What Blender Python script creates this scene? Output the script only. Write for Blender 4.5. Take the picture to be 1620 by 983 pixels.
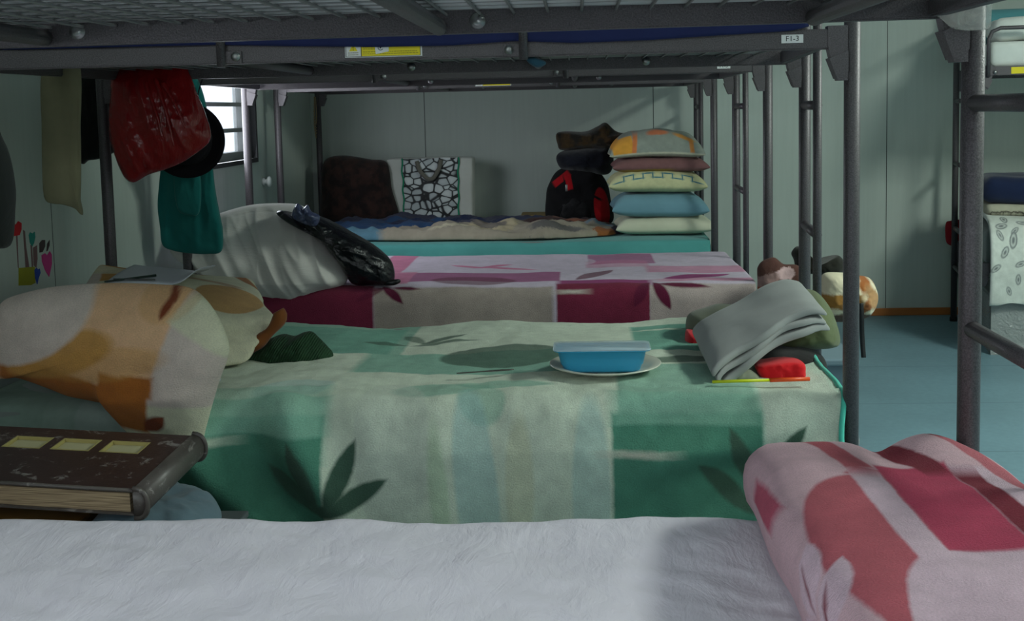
import bpy, bmesh, math, random
from mathutils import Vector, Matrix, noise as NZ
from math import sin, cos, pi, radians, sqrt

for o in list(bpy.data.objects): bpy.data.objects.remove(o)
SC = bpy.context.scene
COL = SC.collection

# ------------------------------------------------------------------ camera
cam_data = bpy.data.cameras.new('camera')
cam_data.sensor_width = 36.0
cam_data.lens = 36.0 * 1850.0 / 1620.0
cam_data.shift_y = -0.0898
cam_data.clip_start = 0.02
cam = bpy.data.objects.new('camera', cam_data); COL.objects.link(cam)
cam.matrix_world = (Matrix.Translation((0, 0, 1.2)) @ Matrix.Rotation(radians(3.2), 4, 'Z')
                    @ Matrix.Rotation(pi/2 - radians(5.3), 4, 'X') @ Matrix.Rotation(radians(-1.3), 4, 'Z'))
SC.camera = cam

# ------------------------------------------------------------------ light and exposure
SC.view_settings.view_transform = 'Standard'
SC.view_settings.look = 'None'
SC.view_settings.gamma = 1.0
SC.view_settings.use_curve_mapping = False
SC.view_settings.exposure = 0.0
world = bpy.data.worlds.new('daylight'); SC.world = world; world.use_nodes = True
world.node_tree.nodes['Background'].inputs[0].default_value = (0.80, 0.90, 1.0, 1)
world.node_tree.nodes['Background'].inputs[1].default_value = 1.7

def area(name, loc, aim, sx, sy, power, col, spread=180):
    l = bpy.data.lights.new(name, 'AREA'); l.shape = 'RECTANGLE'; l.size = sx; l.size_y = sy
    l.energy = power; l.color = col; l.spread = radians(spread)
    o = bpy.data.objects.new(name, l); COL.objects.link(o); o.location = loc
    o.rotation_euler = (Vector(aim) - Vector(loc)).to_track_quat('-Z', 'Y').to_euler()
    return o
# daylight entering by the left windows; the front light is added frontal fill
area('daylight_left_near', (-1.44, 0.15, 1.50), (1.0, 1.2, 1.1), 1.0, 0.9, 13, (0.86, 0.93, 1.0))
area('daylight_left_far', (-1.46, 4.95, 1.25), (0.5, 4.95, 0.9), 0.8, 0.5, 10, (0.86, 0.93, 1.0))
area('added_fill_front', (0.6, -1.55, 1.45), (0.3, 2.0, 0.9), 1.8, 1.1, 8, (0.90, 0.93, 1.0))
LAMPS = [(2.75, 2.8), (2.75, 0.2), (-0.3, -0.6)]
LAMP_POWER = [98, 26, 8]

# ------------------------------------------------------------------ helpers: objects
def obj(name, bm, mats, parent=None, smooth=True):
    me = bpy.data.meshes.new(name)
    bmesh.ops.recalc_face_normals(bm, faces=bm.faces)
    bm.to_mesh(me); bm.free()
    if parent is not None:
        L = parent_origin(parent)
        me.transform(Matrix.Translation(-L))
    if not isinstance(mats, (list, tuple)): mats = [mats]
    for m in mats: me.materials.append(m)
    if smooth:
        for p in me.polygons: p.use_smooth = True
    o = bpy.data.objects.new(name, me); COL.objects.link(o)
    if parent is not None: o.parent = parent
    if smooth == 'auto':
        md = None
        me.shade_smooth() if False else None
        for p in me.polygons: p.use_smooth = False
    return o
def parent_origin(p):
    v = Vector(p.get('_o', (0, 0, 0)))
    return v
def thing(name, label, cat, loc=(0, 0, 0), group=None, rotz=0.0):
    o = bpy.data.objects.new(name, None); COL.objects.link(o)
    o.location = loc; o.rotation_euler = (0, 0, rotz); o.empty_display_size = 0.05
    o['_o'] = (0.0, 0.0, 0.0) if rotz else tuple(float(c) for c in loc)
    o['label'] = label; o['category'] = cat
    if group: o['group'] = group
    return o
def tag(o, label, cat, group=None):
    o['label'] = label; o['category'] = cat
    if group: o['group'] = group
    return o
def struct(name, bm, m, parent=None, smooth=False):
    o = obj(name, bm, m, parent, smooth)
    if parent is None: o['kind'] = 'structure'
    return o
def origin_to(o, loc):
    loc = Vector(loc); o.data.transform(Matrix.Translation(-loc)); o.location = loc
    return o
def base_origin(o):
    vs = [v.co for v in o.data.vertices]
    c = Vector((sum(v.x for v in vs)/len(vs), sum(v.y for v in vs)/len(vs), min(v.z for v in vs)))
    return origin_to(o, c)

# ------------------------------------------------------------------ helpers: geometry
def box(bm, x0, x1, y0, y1, z0, z1, M=None, bev=0.0):
    vs = [Vector((x, y, z)) for z in (z0, z1) for y in (y0, y1) for x in (x0, x1)]
    if M: vs = [M @ v for v in vs]
    b = [bm.verts.new(v) for v in vs]
    fs = [bm.faces.new([b[i] for i in f]) for f in ((0,2,3,1),(4,5,7,6),(0,1,5,4),(2,6,7,3),(0,4,6,2),(1,3,7,5))]
    if bev > 0:
        es = list({e for f in fs for e in f.edges})
        bmesh.ops.bevel(bm, geom=es, offset=bev, segments=2, affect='EDGES', profile=0.5)
    return bm
def tube(bm, pts, r, n=14, cap=True):
    pts = [Vector(p) for p in pts]; rings = []
    up = None
    for i, p in enumerate(pts):
        t = (pts[min(i+1, len(pts)-1)] - pts[max(i-1, 0)]).normalized()
        if up is None:
            up = Vector((0, 0, 1)) if abs(t.z) < 0.9 else Vector((1, 0, 0))
        a = t.cross(up).normalized(); b = a.cross(t).normalized(); up = b
        rr = r[i] if isinstance(r, (list, tuple)) else r
        rings.append([bm.verts.new(p + a*rr*cos(2*pi*k/n) + b*rr*sin(2*pi*k/n)) for k in range(n)])
    for i in range(len(rings)-1):
        for k in range(n):
            bm.faces.new((rings[i][k], rings[i][(k+1) % n], rings[i+1][(k+1) % n], rings[i+1][k]))
    if cap: bm.faces.new(rings[0][::-1]); bm.faces.new(rings[-1])
    return bm
def lathe(bm, prof, c, n=40, M=None):
    c = Vector(c); rings = []
    for r, z in prof:
        if r < 1e-5:
            v = Vector((0, 0, z)); v = (M @ v if M else v) + c; rings.append([bm.verts.new(v)])
        else:
            ring = []
            for k in range(n):
                v = Vector((r*cos(2*pi*k/n), r*sin(2*pi*k/n), z)); v = (M @ v if M else v) + c
                ring.append(bm.verts.new(v))
            rings.append(ring)
    for a, b in zip(rings, rings[1:]):
        for k in range(n):
            if len(a) == 1 and len(b) == 1: break
            if len(a) == 1: bm.faces.new((a[0], b[k], b[(k+1) % n]))
            elif len(b) == 1: bm.faces.new((a[k], a[(k+1) % n], b[0]))
            else: bm.faces.new((a[k], a[(k+1) % n], b[(k+1) % n], b[k]))
    return bm
def prism_y(bm, poly, y0, y1):
    a = [bm.verts.new((x, y0, z)) for x, z in poly]; b = [bm.verts.new((x, y1, z)) for x, z in poly]
    bm.faces.new(a); bm.faces.new(b[::-1]); n = len(poly)
    for i in range(n): bm.faces.new((a[i], a[(i+1) % n], b[(i+1) % n], b[i]))
    return bm
def prism_x(bm, poly, x0, x1):
    a = [bm.verts.new((x0, y, z)) for y, z in poly]; b = [bm.verts.new((x1, y, z)) for y, z in poly]
    bm.faces.new(a); bm.faces.new(b[::-1]); n = len(poly)
    for i in range(n): bm.faces.new((a[i], a[(i+1) % n], b[(i+1) % n], b[i]))
    return bm
def nz(p, s, seed=0.0):
    return NZ.noise(Vector((p[0]*s + seed*7.3, p[1]*s - seed*3.1, p[2]*s + seed*5.7)))
def fbm(p, s, seed=0.0, octv=4):
    return NZ.fractal(Vector((p[0]*s + seed*7.3, p[1]*s - seed*3.1, p[2]*s + seed*5.7)), 0.8, 2.1, octv)
def ridge(p, s, seed=0.0, octv=3):
    t = 0.0; a = 1.0
    for i in range(octv):
        t += a*(1.0 - abs(2.0*nz(p, s, seed + i*1.7))); a *= 0.5; s *= 2.05
    return t/1.75 - 0.6
def catmull(pts, n, closed=False):
    P = [Vector(p) for p in pts]; m = len(P); out = []
    segs = m if closed else m-1
    L = []
    for i in range(segs): L.append((P[(i+1) % m]-P[i]).length)
    tot = sum(L)
    for k in range(n):
        d = tot*k/(n if closed else n-1)
        i = 0
        while i < segs-1 and d > L[i]: d -= L[i]; i += 1
        t = min(1.0, d/max(L[i], 1e-9))
        if closed: p0, p1, p2, p3 = P[(i-1) % m], P[i], P[(i+1) % m], P[(i+2) % m]
        else: p0, p1, p2, p3 = P[max(i-1, 0)], P[i], P[i+1], P[min(i+2, m-1)]
        out.append(0.5*((2*p1) + (p2-p0)*t + (2*p0-5*p1+4*p2-p3)*t*t + (3*p1-p0-3*p2+p3)*t**3))
    return out
def grid(bm, nu, nv, f, uvf=None):
    uv = bm.loops.layers.uv.verify()
    V = [[bm.verts.new(f(i/(nu-1), j/(nv-1))) for i in range(nu)] for j in range(nv)]
    for j in range(nv-1):
        for i in range(nu-1):
            fc = bm.faces.new((V[j][i], V[j][i+1], V[j+1][i+1], V[j+1][i]))
            if uvf:
                for lp, (a, b) in zip(fc.loops, ((i, j), (i+1, j), (i+1, j+1), (i, j+1))):
                    lp[uv].uv = uvf(a/(nu-1), b/(nv-1))
    return bm
def softbox(bm, hx, hy, hz, r, res, fn, uvf=None):
    """rounded box, grid of pitch res; fn maps a local Vector to the world; uvf maps local Vector to uv"""
    uv = bm.loops.layers.uv.verify()
    h = Vector((hx, hy, hz)); cache = {}
    def coords(a):
        # grid denser in the rounded rim
        k = max(2, int(2*(a-r)/res)); c = [-a + r*(1-cos(pi/2*i/4)) for i in range(4)]
        mid = [-(a-r) + 2*(a-r)*i/k for i in range(k+1)] if a > r else [0.0]
        return c + mid + [-x for x in reversed(c)]
    X, Y, Z = coords(hx), coords(hy), coords(hz)
    def vert(p):
        key = (round(p[0], 6), round(p[1], 6), round(p[2], 6))
        if key in cache: return cache[key]
        q = Vector(p); inn = Vector([max(-(h[i]-r), min(h[i]-r, q[i])) for i in range(3)])
        d = q - inn
        if d.length > 1e-9:
            d = d.normalized()*r; q = inn + d
        v = bm.verts.new(fn(q)); cache[key] = (v, q); return cache[key]
    def face(ps):
        vs = [vert(p) for p in ps]
        if len({id(v[0]) for v in vs}) < 3: return
        try: f = bm.faces.new([v[0] for v in vs])
        except ValueError: return
        for lp, v in zip(f.loops, vs): lp[uv].uv = uvf(v[1]) if uvf else (v[1].x, v[1].y)
    for A, B, C, ax in ((X, Y, hz, 2), (Y, Z, hx, 0), (X, Z, hy, 1)):
        for i in range(len(A)-1):
            for j in range(len(B)-1):
                for s in (-1, 1):
                    ps = []
                    for a, b in ((A[i], B[j]), (A[i+1], B[j]), (A[i+1], B[j+1]), (A[i], B[j+1])):
                        p = [0, 0, 0]; p[ax] = s*C
                        o = [k for k in range(3) if k != ax]; p[o[0]] = a; p[o[1]] = b
                        ps.append(tuple(p))
                    face(ps if s > 0 else ps[::-1])
    return bm
def trimap(c8, hx, hy, hz):
    """c8: top BL,BR,FR,FL?? as dict (i,j,k)->Vector, i,j,k in 0/1"""
    def fn(q):
        u, v, w = (q.x/hx+1)/2, (q.y/hy+1)/2, (q.z/hz+1)/2
        s = Vector((0, 0, 0))
        for (i, j, k), c in c8.items():
            s += Vector(c)*((u if i else 1-u)*(v if j else 1-v)*(w if k else 1-w))
        return s
    return fn
def cushion(bm, outline, place, tf, tb, seg=120, rings=26, amp=0.0, sc=8.0, seed=0, power=2.6, centre=None, wrinkle=0.0, wsc=14.0, wdir=None, q=0.55, wst=0.28, woct=3, noct=4):
    """closed padded shape: outline in (a,b), place(a,b,d) -> world; tf / tb bulge to the front (d<0) and back (d>0)"""
    uv = bm.loops.layers.uv.verify()
    O = catmull([(a, b, 0) for a, b in outline], seg, True)
    if centre is None: c = sum(O, Vector((0, 0, 0)))/len(O)
    else: c = Vector((centre[0], centre[1], 0))
    uvs = {}
    def mk(side):
        R = []
        for j in range(1 if side else 0, rings+1):
            pass
        out = []
        for j in range(rings+1):
            rr = sin(pi/2*(j/rings))
            if j == rings and side: out.append(None); continue
            row = []
            for k in range(1 if j == 0 else seg):
                p = c.lerp(O[k], rr)
                e = max(0.0, 1 - rr**power)**q
                t = -tf*e if side == 0 else tb*e
                n_ = fbm((p.x, p.y, side*3.0), sc, seed, noct)*amp*min(1, (1-rr)*5+0.25)
                w_ = 0.0
                if wrinkle:
                    pp = (p.x, p.y, side*2.0)
                    if wdir: pp = (p.x*wdir[0]+p.y*wdir[1], (-p.x*wdir[1]+p.y*wdir[0])*wst, side*2.0)
                    w_ = ridge(pp, wsc, seed+2, woct)*wrinkle*min(1, (1-rr)*6+0.15)
                s = -1 if side == 0 else 1
                d = t + s*(n_ + w_)
                if j == rings: d = 0.0
                v = bm.verts.new(place(p.x, p.y, d)); uvs[v] = (p.x, p.y); row.append(v)
            out.append(row)
        return out
    F = mk(0); B = mk(1); B[rings] = F[rings]
    def quad(vs):
        f = bm.faces.new(vs)
        for lp in f.loops: lp[uv].uv = uvs[lp.vert]
    for G in (F, B):
        for k in range(seg): quad((G[0][0], G[1][k], G[1][(k+1) % seg]))
        for j in range(1, rings):
            for k in range(seg): quad((G[j][k], G[j+1][k], G[j+1][(k+1) % seg], G[j][(k+1) % seg]))
    return bm
def vplane(Y, slope=0.0):
    """vertical plane facing the -Y side: (a,b) = (x,z)"""
    return lambda a, b, d: Vector((a, Y + d + slope*a, b))
def solid(o, t, off=-1):
    m = o.modifiers.new('thickness', 'SOLIDIFY'); m.thickness = t; m.offset = off
    return o
def subd(o, n=1):
    m = o.modifiers.new('smooth', 'SUBSURF'); m.levels = n; m.render_levels = n
    return o

# ------------------------------------------------------------------ helpers: materials
def lin(c):
    return tuple((x/12.92 if x <= 0.04045 else ((x+0.055)/1.055)**2.4) for x in c)
def c8(r, g, b): return lin((r/255, g/255, b/255)) + (1.0,)
class Mat:
    def __init__(s, name):
        s.m = bpy.data.materials.new(name); s.m.use_nodes = True; s.nt = s.m.node_tree
        s.N = s.nt.nodes; s.L = s.nt.links; s.b = s.N['Principled BSDF']
    def n(s, t, **k):
        n = s.N.new(t)
        for a, v in k.items(): setattr(n, a, v)
        return n
    def math(s, op, a, b=None, clamp=False):
        n = s.n('ShaderNodeMath', operation=op, use_clamp=clamp)
        for i, v in enumerate((a, b)):
            if v is None: continue
            if isinstance(v, (int, float)): n.inputs[i].default_value = v
            else: s.L.new(v, n.inputs[i])
        return n.outputs[0]
    def mix(s, f, a, b, blend='MIX'):
        n = s.n('ShaderNodeMix', data_type='RGBA', blend_type=blend)
        for i, v in ((0, f), (6, a), (7, b)):
            if hasattr(v, 'is_linked') or hasattr(v, 'links'): s.L.new(v, n.inputs[i])
            else: n.inputs[i].default_value = v
        return n.outputs[2]
    def noise(s, vec, scale, detail=3, rough=0.55, out=0, dist=0.0):
        n = s.n('ShaderNodeTexNoise'); n.inputs['Scale'].default_value = scale
        n.inputs['Detail'].default_value = detail; n.inputs['Roughness'].default_value = rough
        n.inputs['Distortion'].default_value = dist
        if vec is not None: s.L.new(vec, n.inputs['Vector'])
        return n.outputs[out]
    def coord(s, kind='Object'): return s.n('ShaderNodeTexCoord').outputs[kind]
    def mapping(s, vec, loc=(0,0,0), rot=(0,0,0), sc=(1,1,1), typ='POINT'):
        n = s.n('ShaderNodeMapping', vector_type=typ)
        n.inputs['Location'].default_value = loc; n.inputs['Rotation'].default_value = rot; n.inputs['Scale'].default_value = sc
        s.L.new(vec, n.inputs['Vector']); return n.outputs[0]
    def bump(s, h, strength, dist=0.002, prev=None):
        n = s.n('ShaderNodeBump'); n.inputs['Strength'].default_value = strength; n.inputs['Distance'].default_value = dist
        s.L.new(h, n.inputs['Height'])
        if prev is not None: s.L.new(prev, n.inputs['Normal'])
        return n.outputs[0]
    def ramp(s, f, stops):
        n = s.n('ShaderNodeValToRGB'); e = n.color_ramp.elements
        while len(e) < len(stops): e.new(0.5)
        for el, (p, c) in zip(e, stops): el.position = p; el.color = c
        s.L.new(f, n.inputs[0]); return n.outputs[0]
    def set(s, **k):
        for a, v in k.items():
            i = s.b.inputs[a.replace('_', ' ')]
            if hasattr(v, 'links'): s.L.new(v, i)
            else: i.default_value = v
    def vary(s, col, vec, scale, lo=0.85, hi=1.1, detail=4):
        f = s.noise(vec, scale, detail)
        r = s.ramp(f, [(0.3, (lo, lo, lo, 1)), (0.7, (hi, hi, hi, 1))])
        return s.mix(1.0, col, r, 'MULTIPLY')
def plain(name, col, rough=0.6, spec=0.4, metal=0.0, vary=0.06, vs=6, bump=0.0, bs=200, **k):
    m = Mat(name); v = m.coord('Object')
    m.set(Base_Color=m.vary(col, v, vs, 1-vary, 1+vary), Roughness=rough, Metallic=metal)
    m.b.inputs['Specular IOR Level'].default_value = spec
    if bump: m.set(Normal=m.bump(m.noise(v, bs, 2), bump, 0.001))
    for a, b in k.items(): m.b.inputs[a.replace('_', ' ')].default_value = b
    return m.m
def fabric(name, col, col2=None, rough=0.95, weave=900, wr=0.5, wsc=9, sheen=0.15, vary=0.08, stretch=(1, 1, 1), dist=0.006):
    m = Mat(name); v = m.coord('Object')
    base = col if col2 is None else m.mix(m.ramp(m.noise(v, 18, 4), [(0.42, (0,0,0,1)), (0.58, (1,1,1,1))]), col, col2)
    m.set(Base_Color=m.vary(base, v, 7, 1-vary, 1+vary), Roughness=rough)
    m.b.inputs['Specular IOR Level'].default_value = 0.2
    m.b.inputs['Sheen Weight'].default_value = sheen
    b1 = m.bump(m.noise(m.mapping(v, sc=stretch), wsc, 5, 0.6, dist=0.6), wr, dist)
    m.set(Normal=m.bump(m.noise(v, weave, 2), 0.35, 0.0006, b1))
    return m.m
def pattern(name, base, shapes, fuzz=0.012, fur=True, soft=0.006, rough=1.0, sheen=0.06, wsc=7.0, wr=0.35, furamp=0.5, furs=(900, 260)):
    """uv in metres; shapes painted in order:
       ('e',cx,cy,rx,ry,rot,col[,opacity]) ellipse, ('b',cx,cy,hx,hy,rot,col[,opacity]) box"""
    m = Mat(name); uv = m.coord('UV')
    wob = m.n('ShaderNodeVectorMath', operation='SUBTRACT'); m.L.new(m.noise(uv, 55, 3, 0.7, out=1), wob.inputs[0]); wob.inputs[1].default_value = (0.5, 0.5, 0.5)
    sc = m.n('ShaderNodeVectorMath', operation='SCALE'); m.L.new(wob.outputs[0], sc.inputs[0]); sc.inputs['Scale'].default_value = fuzz
    ad = m.n('ShaderNodeVectorMath', operation='ADD'); m.L.new(uv, ad.inputs[0]); m.L.new(sc.outputs[0], ad.inputs[1])
    p = ad.outputs[0]; colr = base
    for sh in shapes:
        k, cx, cy, rx, ry, rot, c = sh[:7]; op = sh[7] if len(sh) > 7 else 1.0
        q = m.mapping(p, loc=(cx, cy, 0), rot=(0, 0, radians(rot)), sc=(rx, ry, 1), typ='TEXTURE')
        sx = m.n('ShaderNodeSeparateXYZ'); m.L.new(q, sx.inputs[0])
        ax, ay = sx.outputs[0], sx.outputs[1]
        if k == 'e':
            d = m.math('SQRT', m.math('ADD', m.math('MULTIPLY', ax, ax), m.math('MULTIPLY', ay, ay)))
        elif k == 'l':   # leaf: pointed at both ends, x along the leaf
            ab = m.math('ABSOLUTE', ax)
            d = m.math('ADD', m.math('ABSOLUTE', ay), m.math('POWER', ab, 2.2))
        else:
            d = m.math('MAXIMUM', m.math('ABSOLUTE', ax), m.math('ABSOLUTE', ay))
        e = soft/min(rx, ry)
        f = m.math('DIVIDE', m.math('SUBTRACT', 1.0 + e*0.5, d), e, clamp=False)
        n = m.n('ShaderNodeClamp'); m.L.new(f, n.inputs[0]); f = n.outputs[0]
        if op < 1: f = m.math('MULTIPLY', f, op)
        colr = m.mix(f, colr, c)
    if not hasattr(colr, 'links'):
        rgb = m.n('ShaderNodeRGB'); rgb.outputs[0].default_value = colr; colr = rgb.outputs[0]
    colr = m.vary(m.vary(colr, uv, 9, 0.9, 1.08), uv, 34, 0.93, 1.06)
    if fur: colr = m.vary(colr, m.mapping(uv, sc=(1, 2.2, 1)), furs[1], 0.86, 1.12, 5)
    m.set(Base_Color=colr, Roughness=rough)
    m.b.inputs['Specular IOR Level'].default_value = 0.15
    m.b.inputs['Sheen Weight'].default_value = sheen; m.b.inputs['Sheen Roughness'].default_value = 0.6
    b1 = m.bump(m.noise(uv, wsc, 4, 0.55, dist=0.4), wr, 0.012)
    b2 = m.bump(m.noise(uv, furs[1], 4, 0.7), min(1.0, furamp*1.7), 0.004, b1)
    m.set(Normal=b2)
    return m.m

# metal paint (hammered charcoal)
def hammered(name, col, rough=0.42):
    m = Mat(name); v = m.coord('Object')
    sp = m.ramp(m.noise(v, 420, 3, 0.7), [(0.35, (0.6, 0.6, 0.6, 1)), (0.7, (1.5, 1.5, 1.5, 1))])
    m.set(Base_Color=m.mix(1.0, col, sp, 'MULTIPLY'), Roughness=rough, Metallic=0.35)
    m.b.inputs['Specular IOR Level'].default_value = 0.6
    m.set(Normal=m.bump(m.noise(v, 350, 2, 0.5), 0.45, 0.0012))
    return m.m
STEEL = hammered('charcoal_hammered_paint', c8(84, 79, 82), 0.46)
BOLT = plain('zinc_bolt', c8(150, 150, 150), 0.3, 0.5, 0.8)
BLACKPL = plain('black_rubber', c8(22, 22, 24), 0.6)
WHITEPL = plain('white_label', c8(225, 225, 225), 0.5)
INK = plain('black_ink', c8(25, 25, 28), 0.6)
YELLOWL = plain('yellow_label', c8(232, 212, 20), 0.45, vary=0.02)

# ------------------------------------------------------------------ the setting
def panel_mat(name, axis, off, col):
    m = Mat(name); v = m.coord('Object'); s = m.n('ShaderNodeSeparateXYZ'); m.L.new(v, s.inputs[0]); a = s.outputs[axis]
    fr = m.math('FRACT', m.math('DIVIDE', m.math('SUBTRACT', a, off - 12.9), 1.29))
    d = m.math('MULTIPLY', m.math('ABSOLUTE', m.math('SUBTRACT', fr, 0.5)), 1.29)      # distance from mid panel
    joint = m.math('GREATER_THAN', d, 0.6428)
    rib = m.math('SINE', m.math('MULTIPLY', a, 2*pi/0.143))
    rib = m.math('POWER', m.math('ABSOLUTE', rib), 14)
    base = m.vary(m.vary(col, v, 1.3, 0.95, 1.04), m.mapping(v, sc=(14, 14, 0.8)), 3, 0.97, 1.03)
    m.set(Base_Color=m.mix(joint, base, c8(70, 74, 72)), Roughness=0.45)
    m.b.inputs['Specular IOR Level'].default_value = 0.35
    m.set(Normal=m.bump(rib, 0.12, 0.002, m.bump(m.noise(v, 90, 3), 0.06, 0.001)))
    return m.m
WCOL = c8(188, 197, 189)
M_BACK = panel_mat('pale_green_panel_back', 0, 0.437 + 0.645 - 0.645, WCOL)
M_LEFT = panel_mat('pale_green_panel_left', 1, 3.254, WCOL)
M_WALL = panel_mat('pale_green_panel_side', 1, 0.3, WCOL)
def floor_mat():
    m = Mat('blue_vinyl_floor'); v = m.coord('Object')
    s = m.n('ShaderNodeSeparateXYZ'); m.L.new(v, s.inputs[0])
    fr = m.math('FRACT', m.math('DIVIDE', m.math('ADD', s.outputs[1], 50.13), 0.66))
    line = m.math('LESS_THAN', fr, 0.006)
    c = m.vary(m.vary(c8(112, 142, 153), v, 2.2, 0.9, 1.08), v, 40, 0.94, 1.05)
    sp = m.ramp(m.noise(v, 160, 2), [(0.70, (0,0,0,1)), (0.76, (1,1,1,1))])
    c = m.mix(m.math('MULTIPLY', sp, 0.25), c, c8(190, 200, 200))
    m.set(Base_Color=m.mix(line, c, c8(78, 100, 110)), Roughness=0.5)
    m.b.inputs['Specular IOR Level'].default_value = 0.35
    m.set(Normal=m.bump(m.noise(v, 30, 4), 0.08, 0.002))
    return m.m
XL, XR, YF, YB, ZC = -1.5, 4.6, -1.7, 6.62, 2.55
struct('floor', box(bmesh.new(), XL-0.12, XR+0.12, YF-0.12, YB+0.12, -0.1, 0.0), floor_mat())
struct('ceiling', box(bmesh.new(), XL-0.12, XR+0.12, YF-0.12, YB+0.12, ZC, ZC+0.1), plain('ceiling_white', c8(215, 220, 215), 0.8, 0.2))
def holed_x(bm, x0, x1, ya, yb, z0, z1, holes):       # wall lying along Y, holes (y0,y1,z0,z1) ascending
    y = ya
    for h in holes:
        box(bm, x0, x1, y, h[0], z0, z1); box(bm, x0, x1, h[0], h[1], z0, h[2]); box(bm, x0, x1, h[0], h[1], h[3], z1); y = h[1]
    box(bm, x0, x1, y, yb, z0, z1); return bm
W1 = (4.36, 5.42, 0.985, 1.66); W2 = (-0.35, 0.75, 1.05, 1.95); W3 = (-0.4, 1.6, 0.95, 2.0)
struct('wall_left', holed_x(bmesh.new(), XL-0.1, XL, YF, YB, 0, ZC, [W2, W1]), M_LEFT)
struct('wall_right', box(bmesh.new(), XR, XR+0.1, YF, YB, 0, ZC), M_WALL)
struct('wall_back', box(bmesh.new(), XL-0.1, XR+0.1, YB, YB+0.1, 0, ZC), M_BACK)
bm = bmesh.new()
box(bm, XL-0.1, W3[0], YF-0.1, YF, 0, ZC); box(bm, W3[1], XR+0.1, YF-0.1, YF, 0, ZC)
box(bm, W3[0], W3[1], YF-0.1, YF, 0, W3[2]); box(bm, W3[0], W3[1], YF-0.1, YF, W3[3], ZC)
struct('wall_front', bm, M_BACK)
M_WOOD = plain('varnished_orange_wood', c8(176, 108, 52), 0.4, 0.4, vary=0.12, vs=9)
def skirt(name, *a): struct(name, box(bmesh.new(), *a, bev=0.003), M_WOOD)
skirt('baseboard_back', XL, XR, YB-0.014, YB, 0, 0.042)
skirt('baseboard_left', XL, XL+0.014, YF, YB-0.015, 0, 0.042)
skirt('baseboard_right', XR-0.014, XR, YF, YB-0.015, 0, 0.042)
# corner trim where the back and left walls meet
struct('trim_1', box(bmesh.new(), XL, XL+0.035, YB-0.035, YB, 0.043, ZC, bev=0.004), plain('pale_trim', c8(180, 190, 182), 0.5))
M_ALU = plain('pale_grey_window_frame', c8(150, 152, 150), 0.4, 0.5)
M_DARKF = plain('black_window_frame', c8(30, 31, 33), 0.45)
def glass():
    m = Mat('window_glass'); m.b.inputs['Transmission Weight'].default_value = 1.0
    m.set(Base_Color=(0.95, 0.98, 1, 1), Roughness=0.0, IOR=1.1); m.b.inputs['Alpha'].default_value = 0.25
    return m.m
GLASS = glass()
def window(name, x, y0, y1, z0, z1, bars, mull):
    bm = bmesh.new(); t = 0.02
    for a in ((y0, y1, z0, z0+t), (y0, y1, z1-t, z1), (y0, y0+t, z0+t, z1-t), (y1-t, y1, z0+t, z1-t)):
        box(bm, x-0.09, x+0.012, *a)
    r = struct(name, bm, M_DARKF)
    bm = bmesh.new(); u = 0.052
    a0, a1, b0, b1 = y0+t, y1-t, z0+t, z1-t
    for a in ((a0, a1, b0, b0+0.035), (a0, a1, b1-0.035, b1), (a0, a0+u, b0+0.035, b1-0.035), (a1-u, a1, b0+0.035, b1-0.035)):
        box(bm, x-0.075, x-0.03, *a)
    for z in bars: box(bm, x-0.072, x-0.036, a0+u, a1-u, z-0.009, z+0.009)
    for y in mull: box(bm, x-0.077, x-0.034, y-0.016, y+0.016, b0+0.035, b1-0.035)
    obj('window_frame', bm, M_ALU, r, smooth=False)
    obj('window_pane', box(bmesh.new(), x-0.058, x-0.052, a0+0.02, a1-0.02, b0+0.01, b1-0.01), GLASS, r, smooth=False)
    return r
window('window_1', XL, *W1, [1.138, 1.254, 1.37, 1.486], [4.64])
window('window_2', XL, *W2, [1.25, 1.42, 1.59, 1.76], [0.2])
# unseen window added behind the viewer to go with the frontal fill light
bm = bmesh.new(); x0, x1, z0, z1 = W3
for a in ((x0, x1, z0, z0+0.05), (x0, x1, z1-0.05, z1), (x0, x0+0.05, z0+0.05, z1-0.05), (x1-0.05, x1, z0+0.05, z1-0.05), (0.575, 0.625, z0+0.05, z1-0.05)):
    box(bm, a[0], a[1], YF-0.08, YF+0.01, a[2], a[3])
r = struct('added_fill_window', bm, M_DARKF)
obj('window_pane', box(bmesh.new(), x0+0.02, x1-0.02, YF-0.05, YF-0.044, z0+0.02, z1-0.02), GLASS, r, smooth=False)

# ceiling lamps
M_LAMPBODY = plain('lamp_housing_white', c8(225, 228, 226), 0.5)
def emis(name, col, s):
    m = Mat(name); m.set(Base_Color=col, Emission_Color=col); m.b.inputs['Emission Strength'].default_value = s; return m.m
M_TUBE = emis('fluorescent_tube_glow', (0.9, 1.0, 0.93, 1), 4.0)
for i, ((lx, ly), lw) in enumerate(zip(LAMPS, LAMP_POWER)):
    t = thing('ceiling_lamp', ('long white ceiling tube lamp over the far end of the aisle', 'long white ceiling tube lamp over the near end of the aisle', 'white ceiling tube lamp above the foot of the nearest beds')[i], 'lamp', (lx, ly, ZC-0.09), 'ceiling tube lamps')
    obj('housing', box(bmesh.new(), lx-0.30, lx+0.30, ly-0.62, ly+0.62, ZC-0.05, ZC-0.0005, bev=0.006), M_LAMPBODY, t, smooth=False)
    for s in (-0.21, -0.07, 0.07, 0.21):
        obj('lamp_tube', tube(bmesh.new(), [(lx+s, ly-0.58, ZC-0.07), (lx+s, ly+0.58, ZC-0.07)], 0.013), M_TUBE, t)
    area('tube_light', (lx, ly, ZC-0.10), (lx, ly, 0), 0.56, 1.16, lw, (0.88, 1.0, 0.91))

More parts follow.
